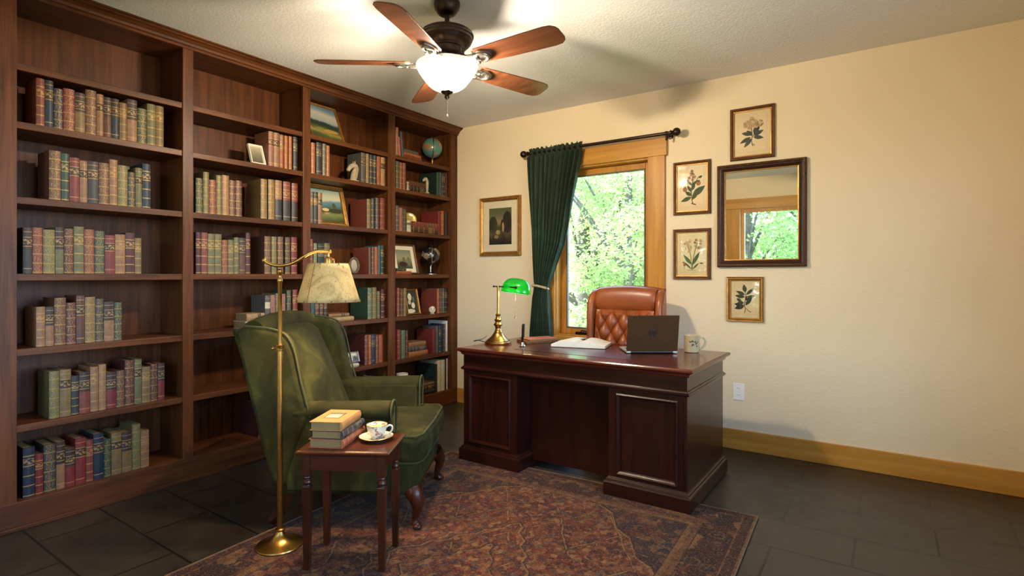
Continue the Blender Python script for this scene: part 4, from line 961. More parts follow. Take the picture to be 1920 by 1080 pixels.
Lp = [(277, 992.5), (300, 993), (339, 993.8), (419, 996.5), (500, 1000.5), (534, 1002.5), (560, 999), (620, 995), (700, 992), (1100, 985)]
Rp = [(277, 1092), (300, 1090.5), (339, 1081.5), (387, 1071.5), (427, 1064.6), (459, 1057.5), (490, 1045.5), (522, 1034.5), (538, 1029.5), (560, 1031), (580, 1031.5), (620, 1034), (700, 1037), (1100, 1044)]
def lerp(tab, y):
    for (a, u), (c, v) in zip(tab[:-1], tab[1:]):
        if y <= c: return u + (v - u) * max(0, (y - a)) / (c - a)
    return tab[-1][1]
def zpy(z, x=-2.35):            # picture row of height z at the curtain plane
    dep = x * VX + yr * VY; return HY - F * (z - CH) / dep
def cfn(u, v):
    z = 2.275 - v * 2.262
    py = zpy(z)
    xl = ony(lerp(Lp, py), py, yr)[0]; xr = ony(lerp(Rp, py), py, yr)[0]
    wd = xr - xl
    ph = u * 2 * PI * 10.5
    amp = .012 + .055 * wd * (1 if z < 2.2 else .55)
    if abs(z - 1.10) < .06: amp *= .75
    uu = u + .006 * math.sin(ph * 2)
    x = xl + uu * wd
    yy = yr - .006 + amp * math.sin(ph + .8 * math.sin(3.1 * u + z * 2.0)) + .006 * math.sin(ph * 2.3 + z * 5)
    if z > 2.21: yy = yr + (.019 if math.cos(ph * 1.0) > -2 else 0) * math.sin(ph) * .9 - .004; x += .003 * math.sin(ph * 3 + z * 90); z += .007 * math.sin(ph * 2.2) if z > 2.262 else 0
    return (x, yy, z)
b = BM(); grid(b, cfn, 260, 120); obj('drape', b, M['curtain'], cur, world=True, smooth=True, solid=.004)
b = BM(); x0, zt = ony(1001, 537, yr); x1, _ = ony(1031, 537, yr); c0 = (x0 + x1) / 2 - .012; rx = (x1 - x0) / 2 - .002
pts = [(c0 + rx * math.cos(2 * PI * k / 40), yr - .004 + .042 * math.sin(2 * PI * k / 40), 1.105 - .012 * math.sin(2 * PI * k / 40) - .012 * math.cos(2 * PI * k / 40)) for k in range(40)]
tube(b, pts, .0085, 8, closed=True)
for q in range(2):
    tw = []
    for k in range(160):
        f = k / 160; p = Vector(pts[int(f * 40) % 40]).lerp(Vector(pts[(int(f * 40) + 1) % 40]), f * 40 - int(f * 40)); an = f * 2 * PI * 16 + q * PI
        tw.append((p.x, p.y + .006 * math.cos(an), p.z + .006 * math.sin(an)))
    tube(b, tw, .0055, 6, closed=True)
obj('tieback_rope', b, simple('natural_rope', (186, 164, 122), 0.8, 0, 0.2, 90), cur, world=True, smooth=True)

# ================================================================== WALL OUTLET
x0, z1 = ony(1374.5, 717.5, YB); x1, z0 = ony(1396, 751.5, YB)
t = thing('wall_outlet', 'white double wall outlet above the baseboard right of the desk', 'outlet', ((x0 + x1) / 2, YB, z0)); hh = z1 - z0; ww = x1 - x0
b = BM(); box(b, (-ww / 2, -.006, 0), (ww / 2, 0, hh)); obj('plate', b, M['white'], t, bevel=.003, bseg=3)
for zz in (hh * .30, hh * .70):
    b = BM(); n = 20; prism(b, [(.017 * math.cos(2 * PI * k / n), -.008, zz + max(-.0125, min(.0125, .017 * math.sin(2 * PI * k / n)))) for k in range(n)], (0, .004, 0))
    o = obj('socket', b, M['white'], t)
    b = BM(); box(b, (-.008, -.0085, -.002), (-.006, -.0078, .007)); box(b, (.006, -.0085, -.002), (.008, -.0078, .006)); cyl(b, .0022, -.0003, .0003, 10)
    s = obj('slots', b, M['black'], o); s.location = (0, 0, zz)
b = BM(); ball(b, (0, -.006, hh / 2), .003, 8); obj('screw', b, M['chrome'], t)

# ================================================================== RUG
RA = math.radians(2.6); RW, RL = 1.93, 2.55
bl = Vector((-2.469, 2.867, 0)); ux = Vector((math.cos(RA), math.sin(RA), 0)); uy = Vector((-math.sin(RA), math.cos(RA), 0))
rc = bl + ux * RW / 2 - uy * RL / 2
def rug_mat():
    g = NT('persian_rug'); co = g.coord(); x, y, z = g.sep(co)
    n0 = g.noise(co, 24, 3.0, 0.6)
    wob = g.math('MULTIPLY', g.math('SUBTRACT', n0, 0.5), 0.006)
    ax = g.math('ADD', g.math('ABSOLUTE', x), wob); ay = g.math('ADD', g.math('ABSOLUTE', y), wob)
    dx = g.math('SUBTRACT', RW / 2, ax); dy = g.math('SUBTRACT', RL / 2, ay)
    d = g.math('MINIMUM', dx, dy)
    mv = g.comb(ax, ay, 0.0)
    wv3 = g.n('ShaderNodeVectorMath', operation='MULTIPLY_ADD'); g.l(g.noise(mv, 16, 3.0, .6, 0, True), wv3.inputs[0]); wv3.inputs[1].default_value = (.05, .05, 0); g.l(mv, wv3.inputs[2]); mv = wv3.outputs[0]
    # field: mirrored floral cells
    v1 = g.voro(mv, 9.0); v2 = g.voro(mv, 24.0); ve = g.voro(mv, 8.0, 'DISTANCE_TO_EDGE'); vc = g.voro(mv, 15.0, 'F1', 'Color')
    vcs = g.sep(vc)[0]
    fld = g.ramp(vcs, [(0, lin((112, 44, 30))), (.22, lin((140, 74, 44))), (.36, lin((96, 34, 28))), (.52, lin((158, 104, 64))), (.64, lin((122, 56, 36))), (.78, lin((44, 42, 56))), (.86, lin((134, 84, 50))), (.95, lin((78, 62, 44)))], 'CONSTANT')
    ring = g.ramp(v1, [(0, lin((170, 122, 70))), (.16, lin((56, 40, 44))), (.24, lin((150, 88, 52))), (.40, lin((104, 40, 30))), (.52, lin((140, 78, 48)))], 'CONSTANT')
    fld = g.mix(0.45, fld, ring)
    sm = g.sep(g.voro(mv, 38.0, 'F1', 'Color'))[0]
    smc = g.ramp(sm, [(0, lin((150, 96, 58))), (.2, lin((96, 30, 26))), (.4, lin((180, 136, 88))), (.52, lin((40, 38, 54))), (.66, lin((132, 66, 40))), (.82, lin((70, 24, 24))), (.92, lin((88, 92, 84)))], 'CONSTANT')
    fld = g.mix(0.70, fld, smc)
    fld = g.mix(g.ramp(v2, [(.08, (.8,) * 3 + (1,)), (.13, (0, 0, 0, 1))]), fld, lin((186, 142, 88)))
    wv = g.math('MULTIPLY', g.math('SUBTRACT', g.noise(co, 9, 2.0), .5), .14)
    for sgn, cc, wd in ((1, (38, 30, 34), .034), (-1, (38, 30, 34), .034), (1, (190, 148, 86), .016), (-1, (190, 148, 86), .016)):
        pq = g.math('ADD', g.math('ADD', g.math('MULTIPLY', ax, 3.3), g.math('MULTIPLY', ay, 2.1 * sgn)), wv)
        ln = g.math('LESS_THAN', g.math('PINGPONG', pq, 0.5), wd)
        ln = g.math('MULTIPLY', ln, g.math('GREATER_THAN', g.noise(mv, 5.0 + sgn, 2.0), 0.5))
        fld = g.mix(g.math('MULTIPLY', ln, .7), fld, lin(cc))
    # stepped corner pieces of the field in navy
    st = g.math('ADD', g.math('MULTIPLY', ax, 1.25), ay)
    st = g.math('ADD', st, g.math('MULTIPLY', g.math('PINGPONG', g.math('MULTIPLY', ax, 6.0), 0.5), 0.10))
    navy = g.ramp(g.voro(mv, 26.0, 'F1', 'Color'), [(0, lin((36, 36, 48))), (.35, lin((120, 84, 52))), (.5, lin((30, 32, 44))), (.66, lin((96, 44, 34))), (.8, lin((146, 110, 66))), (.9, lin((42, 54, 70)))], 'CONSTANT')
    fld = g.mix(g.math('GREATER_THAN', st, 1.36), fld, navy)
    fld = g.mix(g.math('LESS_THAN', g.math('ABSOLUTE', g.math('SUBTRACT', st, 1.36)), 0.009), fld, lin((30, 26, 30)))
    fld = g.mix(g.math('LESS_THAN', g.math('ABSOLUTE', g.math('SUBTRACT', st, 1.345)), 0.006), fld, lin((168, 126, 76)))
    # central medallion outline
    md = g.math('ADD', g.math('MULTIPLY', ax, 1.5), ay)
    md = g.math('ADD', md, g.math('MULTIPLY', g.math('PINGPONG', g.math('MULTIPLY', ay, 9.0), 0.5), 0.08))
    for rr_, cc in ((.62, (40, 36, 46)), (.603, (168, 126, 76)), (.36, (40, 32, 38)), (.345, (158, 116, 70))):
        fld = g.mix(g.math('LESS_THAN', g.math('ABSOLUTE', g.math('SUBTRACT', md, rr_)), 0.008), fld, lin(cc))
    # border
    bv = g.voro(mv, 18.0, 'F1', 'Color'); bs = g.sep(bv)[0]; bd = g.voro(mv, 11.0)
    brd = g.ramp(bs, [(0, lin((58, 26, 26))), (.3, lin((36, 28, 32))), (.5, lin((126, 84, 52))), (.62, lin((74, 30, 28))), (.8, lin((150, 112, 70))), (.9, lin((46, 40, 48)))], 'CONSTANT')
    brd = g.mix(g.ramp(bd, [(.13, (.9,) * 3 + (1,)), (.2, (0, 0, 0, 1)), (.34, (0, 0, 0, 1)), (.38, (.6,) * 3 + (1,)), (.46, (0, 0, 0, 1))]), brd, lin((164, 116, 68)))
    col = g.mix(g.math('LESS_THAN', d, 0.26), fld, brd)
    for lo, hi, cc in ((.245, .27, (152, 112, 68)), (.270, .276, (36, 28, 30)), (.212, .218, (36, 28, 30)), (.218, .245, (128, 84, 52)), (.055, .062, (150, 108, 66)), (.03, .055, (66, 28, 28)), (.0, .012, (150, 118, 82)), (.012, .03, (52, 26, 28))):
        msk = g.math('MULTIPLY', g.math('GREATER_THAN', d, lo), g.math('LESS_THAN', d, hi))
        col = g.mix(g.math('MULTIPLY', msk, .85), col, lin(cc))
    f = g.noise(co, 70, 4.0, 0.75); f2 = g.noise(co, 3.2, 4.0, .6)
    col = g.mix(g.math('MULTIPLY', g.ramp(f, [(.42, (0, 0, 0, 1)), (.62, (1, 1, 1, 1))]), .25), col, lin((40, 24, 20)))
    col = g.mix(g.math('MULTIPLY', g.ramp(f2, [(.42, (0, 0, 0, 1)), (.68, (1, 1, 1, 1))]), .22), col, lin((158, 96, 58)))
    col = g.mix(g.math('MULTIPLY', g.ramp(g.noise(co, 130, 2.0, .6), [(.55, (0, 0, 0, 1)), (.68, (1, 1, 1, 1))]), .45), col, lin((196, 156, 108)))
    tn = g.noise(co, 105, 5.0, 0.7); tn2 = g.noise(co, 48, 4.0, 0.65)
    col = g.mix(g.ramp(tn2, [(.46, (0, 0, 0, 1)), (.58, (.5,) * 3 + (1,))]), col, g.ramp(g.noise(mv, 20, 2.0), [(.40, lin((28, 24, 30))), (.5, lin((46, 22, 20))), (.6, lin((24, 28, 40)))]))
    col = g.mix(g.ramp(tn, [(.52, (0, 0, 0, 1)), (.66, (.4,) * 3 + (1,))]), col, lin((196, 152, 98)))
    col = g.mix(1.0, col, (.52, .47, .43, 1), 'MULTIPLY')
    g.set(Base_Color=col, Roughness=0.92, Sheen_Weight=.05)
    g.b.inputs['Specular IOR Level'].default_value = 0.15
    g.bump(f, 0.5, 0.006); return g.m
t = thing('persian_rug', 'worn red and navy patterned oriental rug before the desk', 'rug', (rc.x, rc.y, 0), RA)
b = BM(); box(b, (-RW / 2, -RL / 2, 0.0005), (RW / 2, RL / 2, .009)); obj('pile', b, rug_mat(), t, bevel=.003)
b = BM(); tube(b, [(-RW / 2, -RL / 2, .006), (RW / 2, -RL / 2, .006), (RW / 2, RL / 2, .006), (-RW / 2, RL / 2, .006)], .004, 8, closed=True); obj('bound_edge', b, simple('rug_binding', (112, 88, 64), 0.9, 0, 0.25, 60), t, smooth=True)
GZ = .0095      # top of the rug

# ================================================================== DESK
dk = thing('executive_desk', 'large dark mahogany pedestal desk with panelled front facing the room', 'desk', (-1.575, 3.16, GZ))
DT = .735
def dpart(name, fn, mat, parent=None, **kw):
    b = BM(); fn(b); return obj(name, b, mat, parent or dk, world=(parent is None), **kw)
def moulded_slab(bm, x0, x1, y0, y1, prof):
    """prof (inset, z) bottom to top"""
    rings = [[bm.verts.new(p) for p in ((x0 + i, y0 + i, z), (x1 - i, y0 + i, z), (x1 - i, y1 - i, z), (x0 + i, y1 - i, z))] for i, z in prof]
    bm.faces.new(rings[0][::-1]); bm.faces.new(rings[-1])
    for a, c in zip(rings[:-1], rings[1:]):
        for k in range(4): bm.faces.new((a[k], a[(k + 1) % 4], c[(k + 1) % 4], c[k]))
dx0, dx1, dy0, dy1 = -2.335, -.808, 2.765, 3.555
dpart('desktop', lambda b: moulded_slab(b, dx0, dx1, dy0, dy1, [(.030, DT - .046), (.024, DT - .040), (.022, DT - .030), (.012, DT - .024), (.004, DT - .020), (0, DT - .015), (0, DT - .007), (.004, DT - .002), (.010, DT)]), wood('mahogany_desktop', (58, 22, 13), (104, 44, 26), 'X', 0.24, coat=.3, bump=.02))
dpart('leather_inlay', lambda b: box(b, (dx0 + .36, dy0 + .14, DT), (dx1 - .36, dy1 - .12, DT + .0012)), leather('oxblood_desk_leather', (70, 30, 24), 0.26))
bx0, bx1, by0, by1 = -2.30, -.845, 2.80, 3.52
fz0, fz1 = .600, DT - .046
dpart('frieze', lambda b: (box(b, (bx0, by0, fz0), (bx1, by0 + .03, fz1)), box(b, (bx0, by1 - .03, fz0), (bx1, by1, fz1)), box(b, (bx0, by0 + .03, fz0), (bx0 + .03, by1 - .03, fz1)), box(b, (bx1 - .03, by0 + .03, fz0), (bx1, by1 - .03, fz1))), M['mahX'])
dpart('waist_moulding', lambda b: moulded_slab(b, bx0 - .014, bx1 + .014, by0 - .014, by1 + .014, [(.014, fz0 - .010), (.004, fz0 - .006), (0, fz0 + .001), (.0, fz0 + .006), (.006, fz0 + .010), (.010, fz0 + .016), (.0139, fz0 + .018)]), M['mahX'])
for nm, x0, x1 in (('left', bx0, -1.880), ('right', -1.275, bx1)):
    b = BM(); box(b, (x0, by0 + .012, .10), (x1, by1 - .012, fz0 - .009))
    # stiles and rails standing proud on the front, end and back
    for yy, d_ in ((by0, 1), (by1, -1)):
        y_a, y_b = (yy, yy + .012) if d_ > 0 else (yy - .012, yy)
        sw = .060
        box(b, (x0, y_a, .10), (x0 + sw, y_b, fz0 - .009)); box(b, (x1 - sw, y_a, .10), (x1, y_b, fz0 - .009))
        box(b, (x0 + sw, y_a, .10), (x1 - sw, y_b, .145)); box(b, (x0 + sw, y_a, fz0 - .055), (x1 - sw, y_b, fz0 - .009))
    ped = obj('pedestal', b, M['mahZ'], dk, world=True, bevel=.0015)
    mw_ = dk.location
    def loc_(bm): bm.transform(WM[dk.name].inverted())
    b = BM(); px0_, px1_ = x0 + .046, x1 - .046; pz0, pz1 = .125, fz0 - .035
    R_ = []
    for ins, yy in ((0, by0 + .001), (0, by0 - .006), (.006, by0 - .012), (.013, by0 - .008), (.018, by0 - .002), (.022, by0 + .010)):
        R_.append([b.verts.new(p) for p in ((px0_ + ins, yy, pz0 + ins), (px1_ - ins, yy, pz0 + ins), (px1_ - ins, yy, pz1 - ins), (px0_ + ins, yy, pz1 - ins))])
    for a, c in zip(R_[:-1], R_[1:]):
        for k in range(4): b.faces.new((a[k], a[(k + 1) % 4], c[(k + 1) % 4], c[k]))
    loc_(b); obj('panel_moulding', b, M['mahX'], ped)
    # fluted corner pilaster strips
    b = BM()
    for fx in ([x0 + .008] if nm == 'left' else [x1 - .030]):
        for q in range(2):
            tube(b, [(fx + .006 + q * .011, by0 - .0005, .12), (fx + .006 + q * .011, by0 - .0005, fz0 - .03)], .004, 8)
    loc_(b); obj('reeded_corner', b, M['mahZ'], ped, smooth=True)
    b = BM(); moulded_slab(b, x0 - .022, x1 + .022, by0 - .022, by1 + .022, [(0, GZ), (0, .078), (.003, .084), (.010, .088), (.012, .096), (.018, .100), (.0219, .108)])
    loc_(b); obj('plinth', b, M['mahX'], ped)
dpart('modesty_panel', lambda b: box(b, (-1.880, by0 + .15, .045), (-1.275, by0 + .17, fz0 - .009)), M['mahZ'])
# drawers on the sitter's side
for x0, x1 in ((bx0 + .04, -1.92), (-1.235, bx1 - .04)):
    for z0_, z1_ in ((.14, .36), (.375, .575)):
        b = BM(); box(b, (x0, by1, z0_), (x1, by1 + .014, z1_)); b.transform(WM[dk.name].inverted()); dr = obj('drawer', b, M['mahX'], dk, bevel=.003)
        b = BM(); xm = (x0 + x1) / 2; zm = (z0_ + z1_) / 2; tube(b, smoothpath([(xm - .04, by1 + .014, zm), (xm - .035, by1 + .032, zm - .012), (xm + .035, by1 + .032, zm - .012), (xm + .04, by1 + .014, zm)], 4), .004, 8); b.transform(WM[dk.name].inverted()); obj('drawer_pull', b, M['brass'], dr, smooth=True)
b = BM(); box(b, (-1.84, by1, fz0 + .012), (-1.31, by1 + .012, fz1 - .008)); b.transform(WM[dk.name].inverted()); obj('drawer', b, M['mahX'], dk, bevel=.003)

# ================================================================== THINGS ON THE DESK
# banker's lamp
bl_ = thing('bankers_lamp', 'brass banker lamp with lit green glass shade on the desk', 'desk lamp', (-2.225, 3.08, DT + .001), YAW)
def lpart(name, prof, mat, segs=36, **kw):
    b = BM(); lathe(b, prof, segs); return obj(name, b, mat, bl_, smooth=True, **kw)
lpart('base', [(0, 0), (.090, 0), (.092, .004), (.092, .014), (.088, .018), (.080, .020), (.080, .024), (.066, .034), (.050, .048), (.038, .062), (.032, .074), (.0, .074)], M['brass'])
lpart('column', [(0, .072), (.026, .074), (.028, .080), (.022, .088), (.019, .104), (.021, .120), (.030, .128), (.031, .134), (.024, .142), (.018, .150), (.024, .158), (.025, .166), (.018, .172), (.013, .190), (.018, .196), (.018, .202), (.010, .208), (.008, .23), (.008, .385), (.011, .388), (.011, .396), (0, .398)], M['brass'])
b = BM(); tube(b, [(-.026, 0, .394), (.0, -.004, .394), (.118, -.070, .388)], .0045, 10); ball(b, (-.030, 0, .394), .0075, 12); ball(b, (.121, -.072, .388), .009, 12)
obj('arm', b, M['bronze'], bl_, smooth=True)
g = NT('green_cased_glass'); co = g.coord()
pb = g.b; pb.inputs['Base Color'].default_value = lin((8, 150, 46)); pb.inputs['Roughness'].default_value = .08; pb.inputs['Coat Weight'].default_value = .6
tl = g.n('ShaderNodeBsdfTranslucent'); tl.inputs[0].default_value = lin((30, 220, 80))
mx = g.n('ShaderNodeMixShader'); mx.inputs[0].default_value = .42; g.l(pb.outputs[0], mx.inputs[1]); g.l(tl.outputs[0], mx.inputs[2])
em = g.n('ShaderNodeEmission'); em.inputs[0].default_value = lin((10, 190, 50)); em.inputs[1].default_value = .0
ad = g.n('ShaderNodeAddShader'); g.l(mx.outputs[0], ad.inputs[0]); g.l(em.outputs[0], ad.inputs[1]); g.l(ad.outputs[0], g.out.inputs[0])
def shade_fn(Lh, Wh, Hh):
    def fn(u, v):
        th = v * PI                       # across the barrel
        s = u * 2 - 1
        k = (1 - abs(s) ** 3.2) ** .42 if abs(s) < 1 else 0.0
        return (s * Lh, -Wh * math.cos(th) * (0.25 + .75 * k) if k > 0 else -Wh * math.cos(th) * .25, Hh * math.sin(th) * k)
    return fn
SHM = Matrix.Translation((.122, 0, .350)) @ Matrix.Rotation(math.radians(-16), 4, 'Z') @ Matrix.Rotation(math.radians(7), 4, 'Y')
b = BM(); grid(b, shade_fn(.098, .066, .098), 40, 28); b.transform(SHM); obj('glass_shade', b, g.m, bl_, smooth=True, solid=.004)
b = BM(); rim = [(.098 * (2 * k / 20 - 1), -.066 * (0.25 + .75 * ((1 - abs(2 * k / 20 - 1) ** 3.2) ** .42 if 0 < k < 20 else 0)), 0) for k in range(21)]
rim = rim + [(x, -y, z) for x, y, z in rim[::-1]]
tube(b, rim, .0028, 8, closed=True); b.transform(SHM); obj('shade_rim', b, simple('pale_green_glass_edge', (150, 220, 140), .3), bl_, smooth=True)
b = BM()
for k in range(20): ball(b, (.118, -.03, .36 - k * .0085), .0016, 6)
lathe(b, [(0, -.018), (.005, -.015), (.005, -.006), (.002, 0), (0, 0)], 10, (.118, -.03, .192)); obj('pull_chain', b, M['brass'], bl_, smooth=True)
b = BM(); ball(b, (0, 0, 0), .021, 16, 1.3); o = obj('bulb', b, None, bl_, smooth=True); o.location = (.122, 0, .385 - .012)
g = NT('warm_bulb'); g.set(Base_Color=(1, .9, .7, 1), Emission_Color=(1, .75, .42, 1), Emission_Strength=3.0); o.data.materials.clear(); o.data.materials.append(g.m)
b = BM(); tube(b, smoothpath([(-.085, .03, .006), (-.14, .03, .02), (-.17, .05, .012), (-.16, .12, .006), (-.12, .24, .005), (-.10, .42, .005)], 8), .003, 8); obj('power_cord', b, M['black'], bl_, smooth=True)

# pen in a small holder
t = thing('pen_stand', 'slim black pen standing in a small silver holder', 'pen holder', (-2.005, 3.05, DT + .001))
b = BM(); lathe(b, [(0, 0), (.020, 0), (.021, .004), (.016, .008), (.011, .012), (.008, .026), (.006, .028), (0, .028)], 20); obj('holder', b, M['chrome'], t, smooth=True)
b = BM(); tube(b, [(0, 0, .02), (.001, 0, .06), (.004, 0, .062), (.010, 0, .150)], [.005, .009, .010, .008], 12); tube(b, [(.004, -.010, .145), (.001, -.0085, .085)], .0018, 6); obj('pen', b, M['black'], t, smooth=True)
b = BM(); tube(b, [(.0035, 0, .064), (.0042, 0, .070)], .0078, 12); obj('pen_band', b, M['chrome'], t, smooth=True)

# closed tan notebooks
def notebook(name, c, loc, rz, w, h, tk, mat, label, strap=False):
    t = thing(name, label, 'notebook', loc, rz)
    b = BM(); box(b, (-w / 2, -h / 2, 0), (w / 2, h / 2, .0025)); box(b, (-w / 2, -h / 2, tk - .0025), (w / 2, h / 2, tk)); box(b, (-w / 2 - .001, -h / 2, 0), (-w / 2 + .003, h / 2, tk)); obj('cover', b, mat, t, bevel=.001)
    b = BM(); box(b, (-w / 2 + .0035, -h / 2 + .004, .0028), (w / 2 - .004, h / 2 - .004, tk - .0028)); obj('pages', b, PAGES, t)
    return t
TANL = leather('tan_notebook_leather', (182, 98, 62), .42)
notebook('notebook', None, (-2.06, 3.33, DT + .001), math.radians(-32), .17, .25, .014, leather('umber_notebook_leather', (128, 74, 44), .45), 'larger brown closed notebook lying under the tan one')
notebook('notebook', None, (-2.045, 3.325, DT + .0155), math.radians(-30), .155, .23, .015, TANL, 'tan leather closed notebook on top of the brown one on desk')

# open book with pen in its gutter
ob = thing('open_book', 'large open book with white pages lying on the desk centre', 'book', (-1.695, 3.30, DT + .0015), math.radians(14))
W2, D2 = .178, .125
def page(s):
    def fn(u, v):
        x = u * W2; zz = .010 + .034 * math.sin(PI * min(1, u * 1.02 + .03) ** .62) ** .9 * (1 - .35 * u) + .008 * u
        return (s * x, (v * 2 - 1) * D2, zz)
    return fn
PG = simple('book_paper', (232, 224, 206), .75, 0, .03, 20)
for s in (-1, 1):
    b = BM(); gr = grid(b, page(s), 14, 6)
    base = [[b.verts.new((v.co.x, v.co.y, .0035)) for v in row] for row in gr]
    nv, nu = len(gr), len(gr[0])
    for i in range(nu - 1):
        b.faces.new((gr[0][i], gr[0][i + 1], base[0][i + 1], base[0][i])); b.faces.new((gr[-1][i], gr[-1][i + 1], base[-1][i + 1], base[-1][i]))
    for j in range(nv - 1): b.faces.new((gr[j][-1], gr[j + 1][-1], base[j + 1][-1], base[j][-1]))
    obj('page_block', b, PG, ob, smooth=True, bevel=.0006)
b = BM(); box(b, (-W2 - .006, -D2 - .005, 0), (W2 + .006, D2 + .005, .003)); obj('cover', b, cover_mat((70, 36, 26)), ob, bevel=.001)
t = thing('ink_pen', 'black pen resting in the fold of the open book', 'pen', (-1.695, 3.37, DT + .036), math.radians(35))
b = BM(); tube(b, [(-.058, 0, 0), (-.05, 0, 0), (.0, 0, .0005), (.004, 0, .0005), (.062, 0, .001)], [.0015, .0045, .0055, .0062, .0055], 12); obj('barrel', b, M['black'], t, smooth=True)
b = BM(); tube(b, [(.006, 0, .0072), (.05, 0, .0075)], .0014, 6); obj('clip', b, M['chrome'], t, smooth=True)

# laptop, back of the lid to the room
lp = thing('laptop', 'open brown laptop with a round emblem on its lid, seen from behind', 'laptop', (-1.178, 3.205, DT + .001), YAW)
LID = simple('bronze_laptop_lid', (72, 46, 22), 0.5, 0.0, 0.2, 5, Specular_IOR_Level=.15)
b = BM(); box(b, (-.153, .0, .004), (.153, .222, .016)); obj('base', b, simple('silver_laptop_base', (176, 166, 150), .38, .5, .04), lp, bevel=.003, bseg=3)
b = BM()
for r_ in range(5):
    for k in range(12): box(b, (-.135 + k * .0228, .035 + r_ * .021, .016), (-.135 + k * .0228 + .019, .035 + r_ * .021 + .017, .0175))
obj('keyboard', b, M['black'], lp)
b = BM(); box(b, (-.045, .150, .0158), (.045, .205, .0166)); obj('touchpad', b, simple('touchpad_grey', (150, 142, 130), .3, .3, 0), lp)
for sx in (-.13, .13):
    for sy in (.02, .2):
        b = BM(); cyl(b, .007, 0, .0045, 12, (sx, sy, 0)); obj('rubber_foot', b, M['black'], lp)
LT = Matrix.Translation((0, .002, .012)) @ Matrix.Rotation(math.radians(11), 4, 'X')
b = BM(); box(b, (-.153, -.006, .004), (.153, .001, .226)); b.transform(LT); lid = obj('lid', b, LID, lp, bevel=.003, bseg=3)
b = BM(); box(b, (-.145, .0005, .014), (.145, .0018, .218)); b.transform(LT); obj('screen', b, simple('dark_screen', (14, 14, 16), .12, 0, 0), lid)
b = BM(); n = 32; cz = .118
tube(b, [(.0235 * math.cos(2 * PI * k / n), -.0062, cz + .0235 * math.sin(2 * PI * k / n)) for k in range(n)], .0022, 8, closed=True)
prism(b, [(.0145 * math.cos(2 * PI * k / n), -.0068, cz + .0145 * math.sin(2 * PI * k / n)) for k in range(n)], (0, .001, 0))
b.transform(LT); obj('emblem', b, simple('dark_emblem', (38, 32, 28), .4, .4, .1), lid, smooth=False)
b = BM(); tube(b, [(-.125, -.001, .011), (.125, -.001, .011)], .007, 12); obj('hinge', b, M['black'], lp, smooth=True)

# mug
mg = thing('coffee_mug', 'cream speckled mug with dark leaf motif beside the laptop', 'mug', (-1.004, 3.42, DT + .001), YAW)
g = NT('speckled_stoneware'); co = g.coord(); v = g.voro(co, 240)
g.set(Base_Color=g.mix(g.ramp(v, [(.10, (.7,) * 3 + (1,)), (.2, (0, 0, 0, 1))]), g.ramp(g.noise(co, 12), [(.3, lin((186, 164, 120))), (.7, lin((206, 186, 144)))]), lin((120, 92, 58))), Roughness=.35, Coat_Weight=.3)
MUG = g.m; mr, mh = .046, .104
b = BM(); lathe(b, [(0, 0), (mr - .006, 0), (mr - .002, .004), (mr - .002, .010), (mr, .014), (mr - .001, mh - .008), (mr + .001, mh - .002), (mr, mh), (mr - .003, mh), (mr - .005, mh - .006), (mr - .005, .01), (0, .008)], 40); obj('body', b, MUG, mg, smooth=True)
b = BM(); tube(b, smoothpath([(mr - .003, 0, .086), (mr + .022, 0, .090), (mr + .038, 0, .068), (mr + .032, 0, .040), (mr + .012, 0, .022), (mr - .003, 0, .020)], 6), [.0068] * 31, 12, flat=1.0); obj('handle', b, MUG, mg, smooth=True)
b = BM()
def on_mug(pts, mi=0):
    vs = []
    for x, z in pts:
        a = x / mr; vs.append(b.verts.new((mr * 1.008 * math.sin(a), -mr * 1.008 * math.cos(a), z)))
    b.faces.new(vs)
def mleaf(x, z, an, L, W):
    for (s0, s1) in ((0, .34), (.34, .67), (.67, 1)):
        top = []; bot = []
        for q in range(3):
            t_ = s0 + (s1 - s0) * q / 2; wv = W * math.sin(PI * max(.02, min(.98, t_)))
            top.append((x + t_ * L * math.cos(an) - wv * math.sin(an), z + t_ * L * math.sin(an) + wv * math.cos(an)))
            bot.append((x + t_ * L * math.cos(an) + wv * math.sin(an), z + t_ * L * math.sin(an) - wv * math.cos(an)))
        on_mug(top + bot[::-1])
for x, z, an, L, W in ((-.020, .062, .9, .020, .004), (-.020, .062, 2.4, .014, .004), (-.016, .052, -.2, .018, .004), (-.012, .066, .2, .014, .0035), (.004, .050, .6, .022, .004), (.006, .058, 1.5, .016, .004), (.010, .046, -.7, .016, .0035), (.018, .062, .4, .012, .003), (-.004, .048, 3.6, .016, .003)):
    mleaf(x, z, an, L, W)
obj('leaf_motif', b, simple('mug_motif', (46, 48, 34), .5, 0, .2), mg)
b = BM(); cyl(b, mr - .0052, mh - .022, mh - .020, 32); obj('coffee', b, simple('coffee', (44, 24, 14), .15, 0, 0), mg)

# ================================================================== LEATHER DESK CHAIR
ch = thing('desk_chair', 'cognac leather wingback desk chair with tufted back behind the desk', 'chair', (-1.56, 3.74, 0), math.radians(3))
HW = .262
LCH = M['leather']
def back_front(u, v):
    """tufted panel; u across 0..1, v from seat to head roll"""
    x = (u * 2 - 1) * .215; z = .50 + v * (.958 - .50)
    p = x / .093 + (z - .877) / .155 + .5; q = x / .093 - (z - .877) / .155 + .5
    puff = (abs(math.sin(PI * p)) * abs(math.sin(PI * q))) ** .38
    edge = min(1, min(u, 1 - u) * 9) * min(1, min(v, 1 - v) * 12 + .15)
    tilt = (z - .50) * .13
    bow = .03 * (abs(u * 2 - 1) ** 2.2)
    return (x, -.075 + tilt - .040 * puff * edge - .012 * edge - bow, z)
b = BM(); grid(b, back_front, 96, 100); obj('tufted_back', b, LCH, ch, smooth=True, solid=.012)
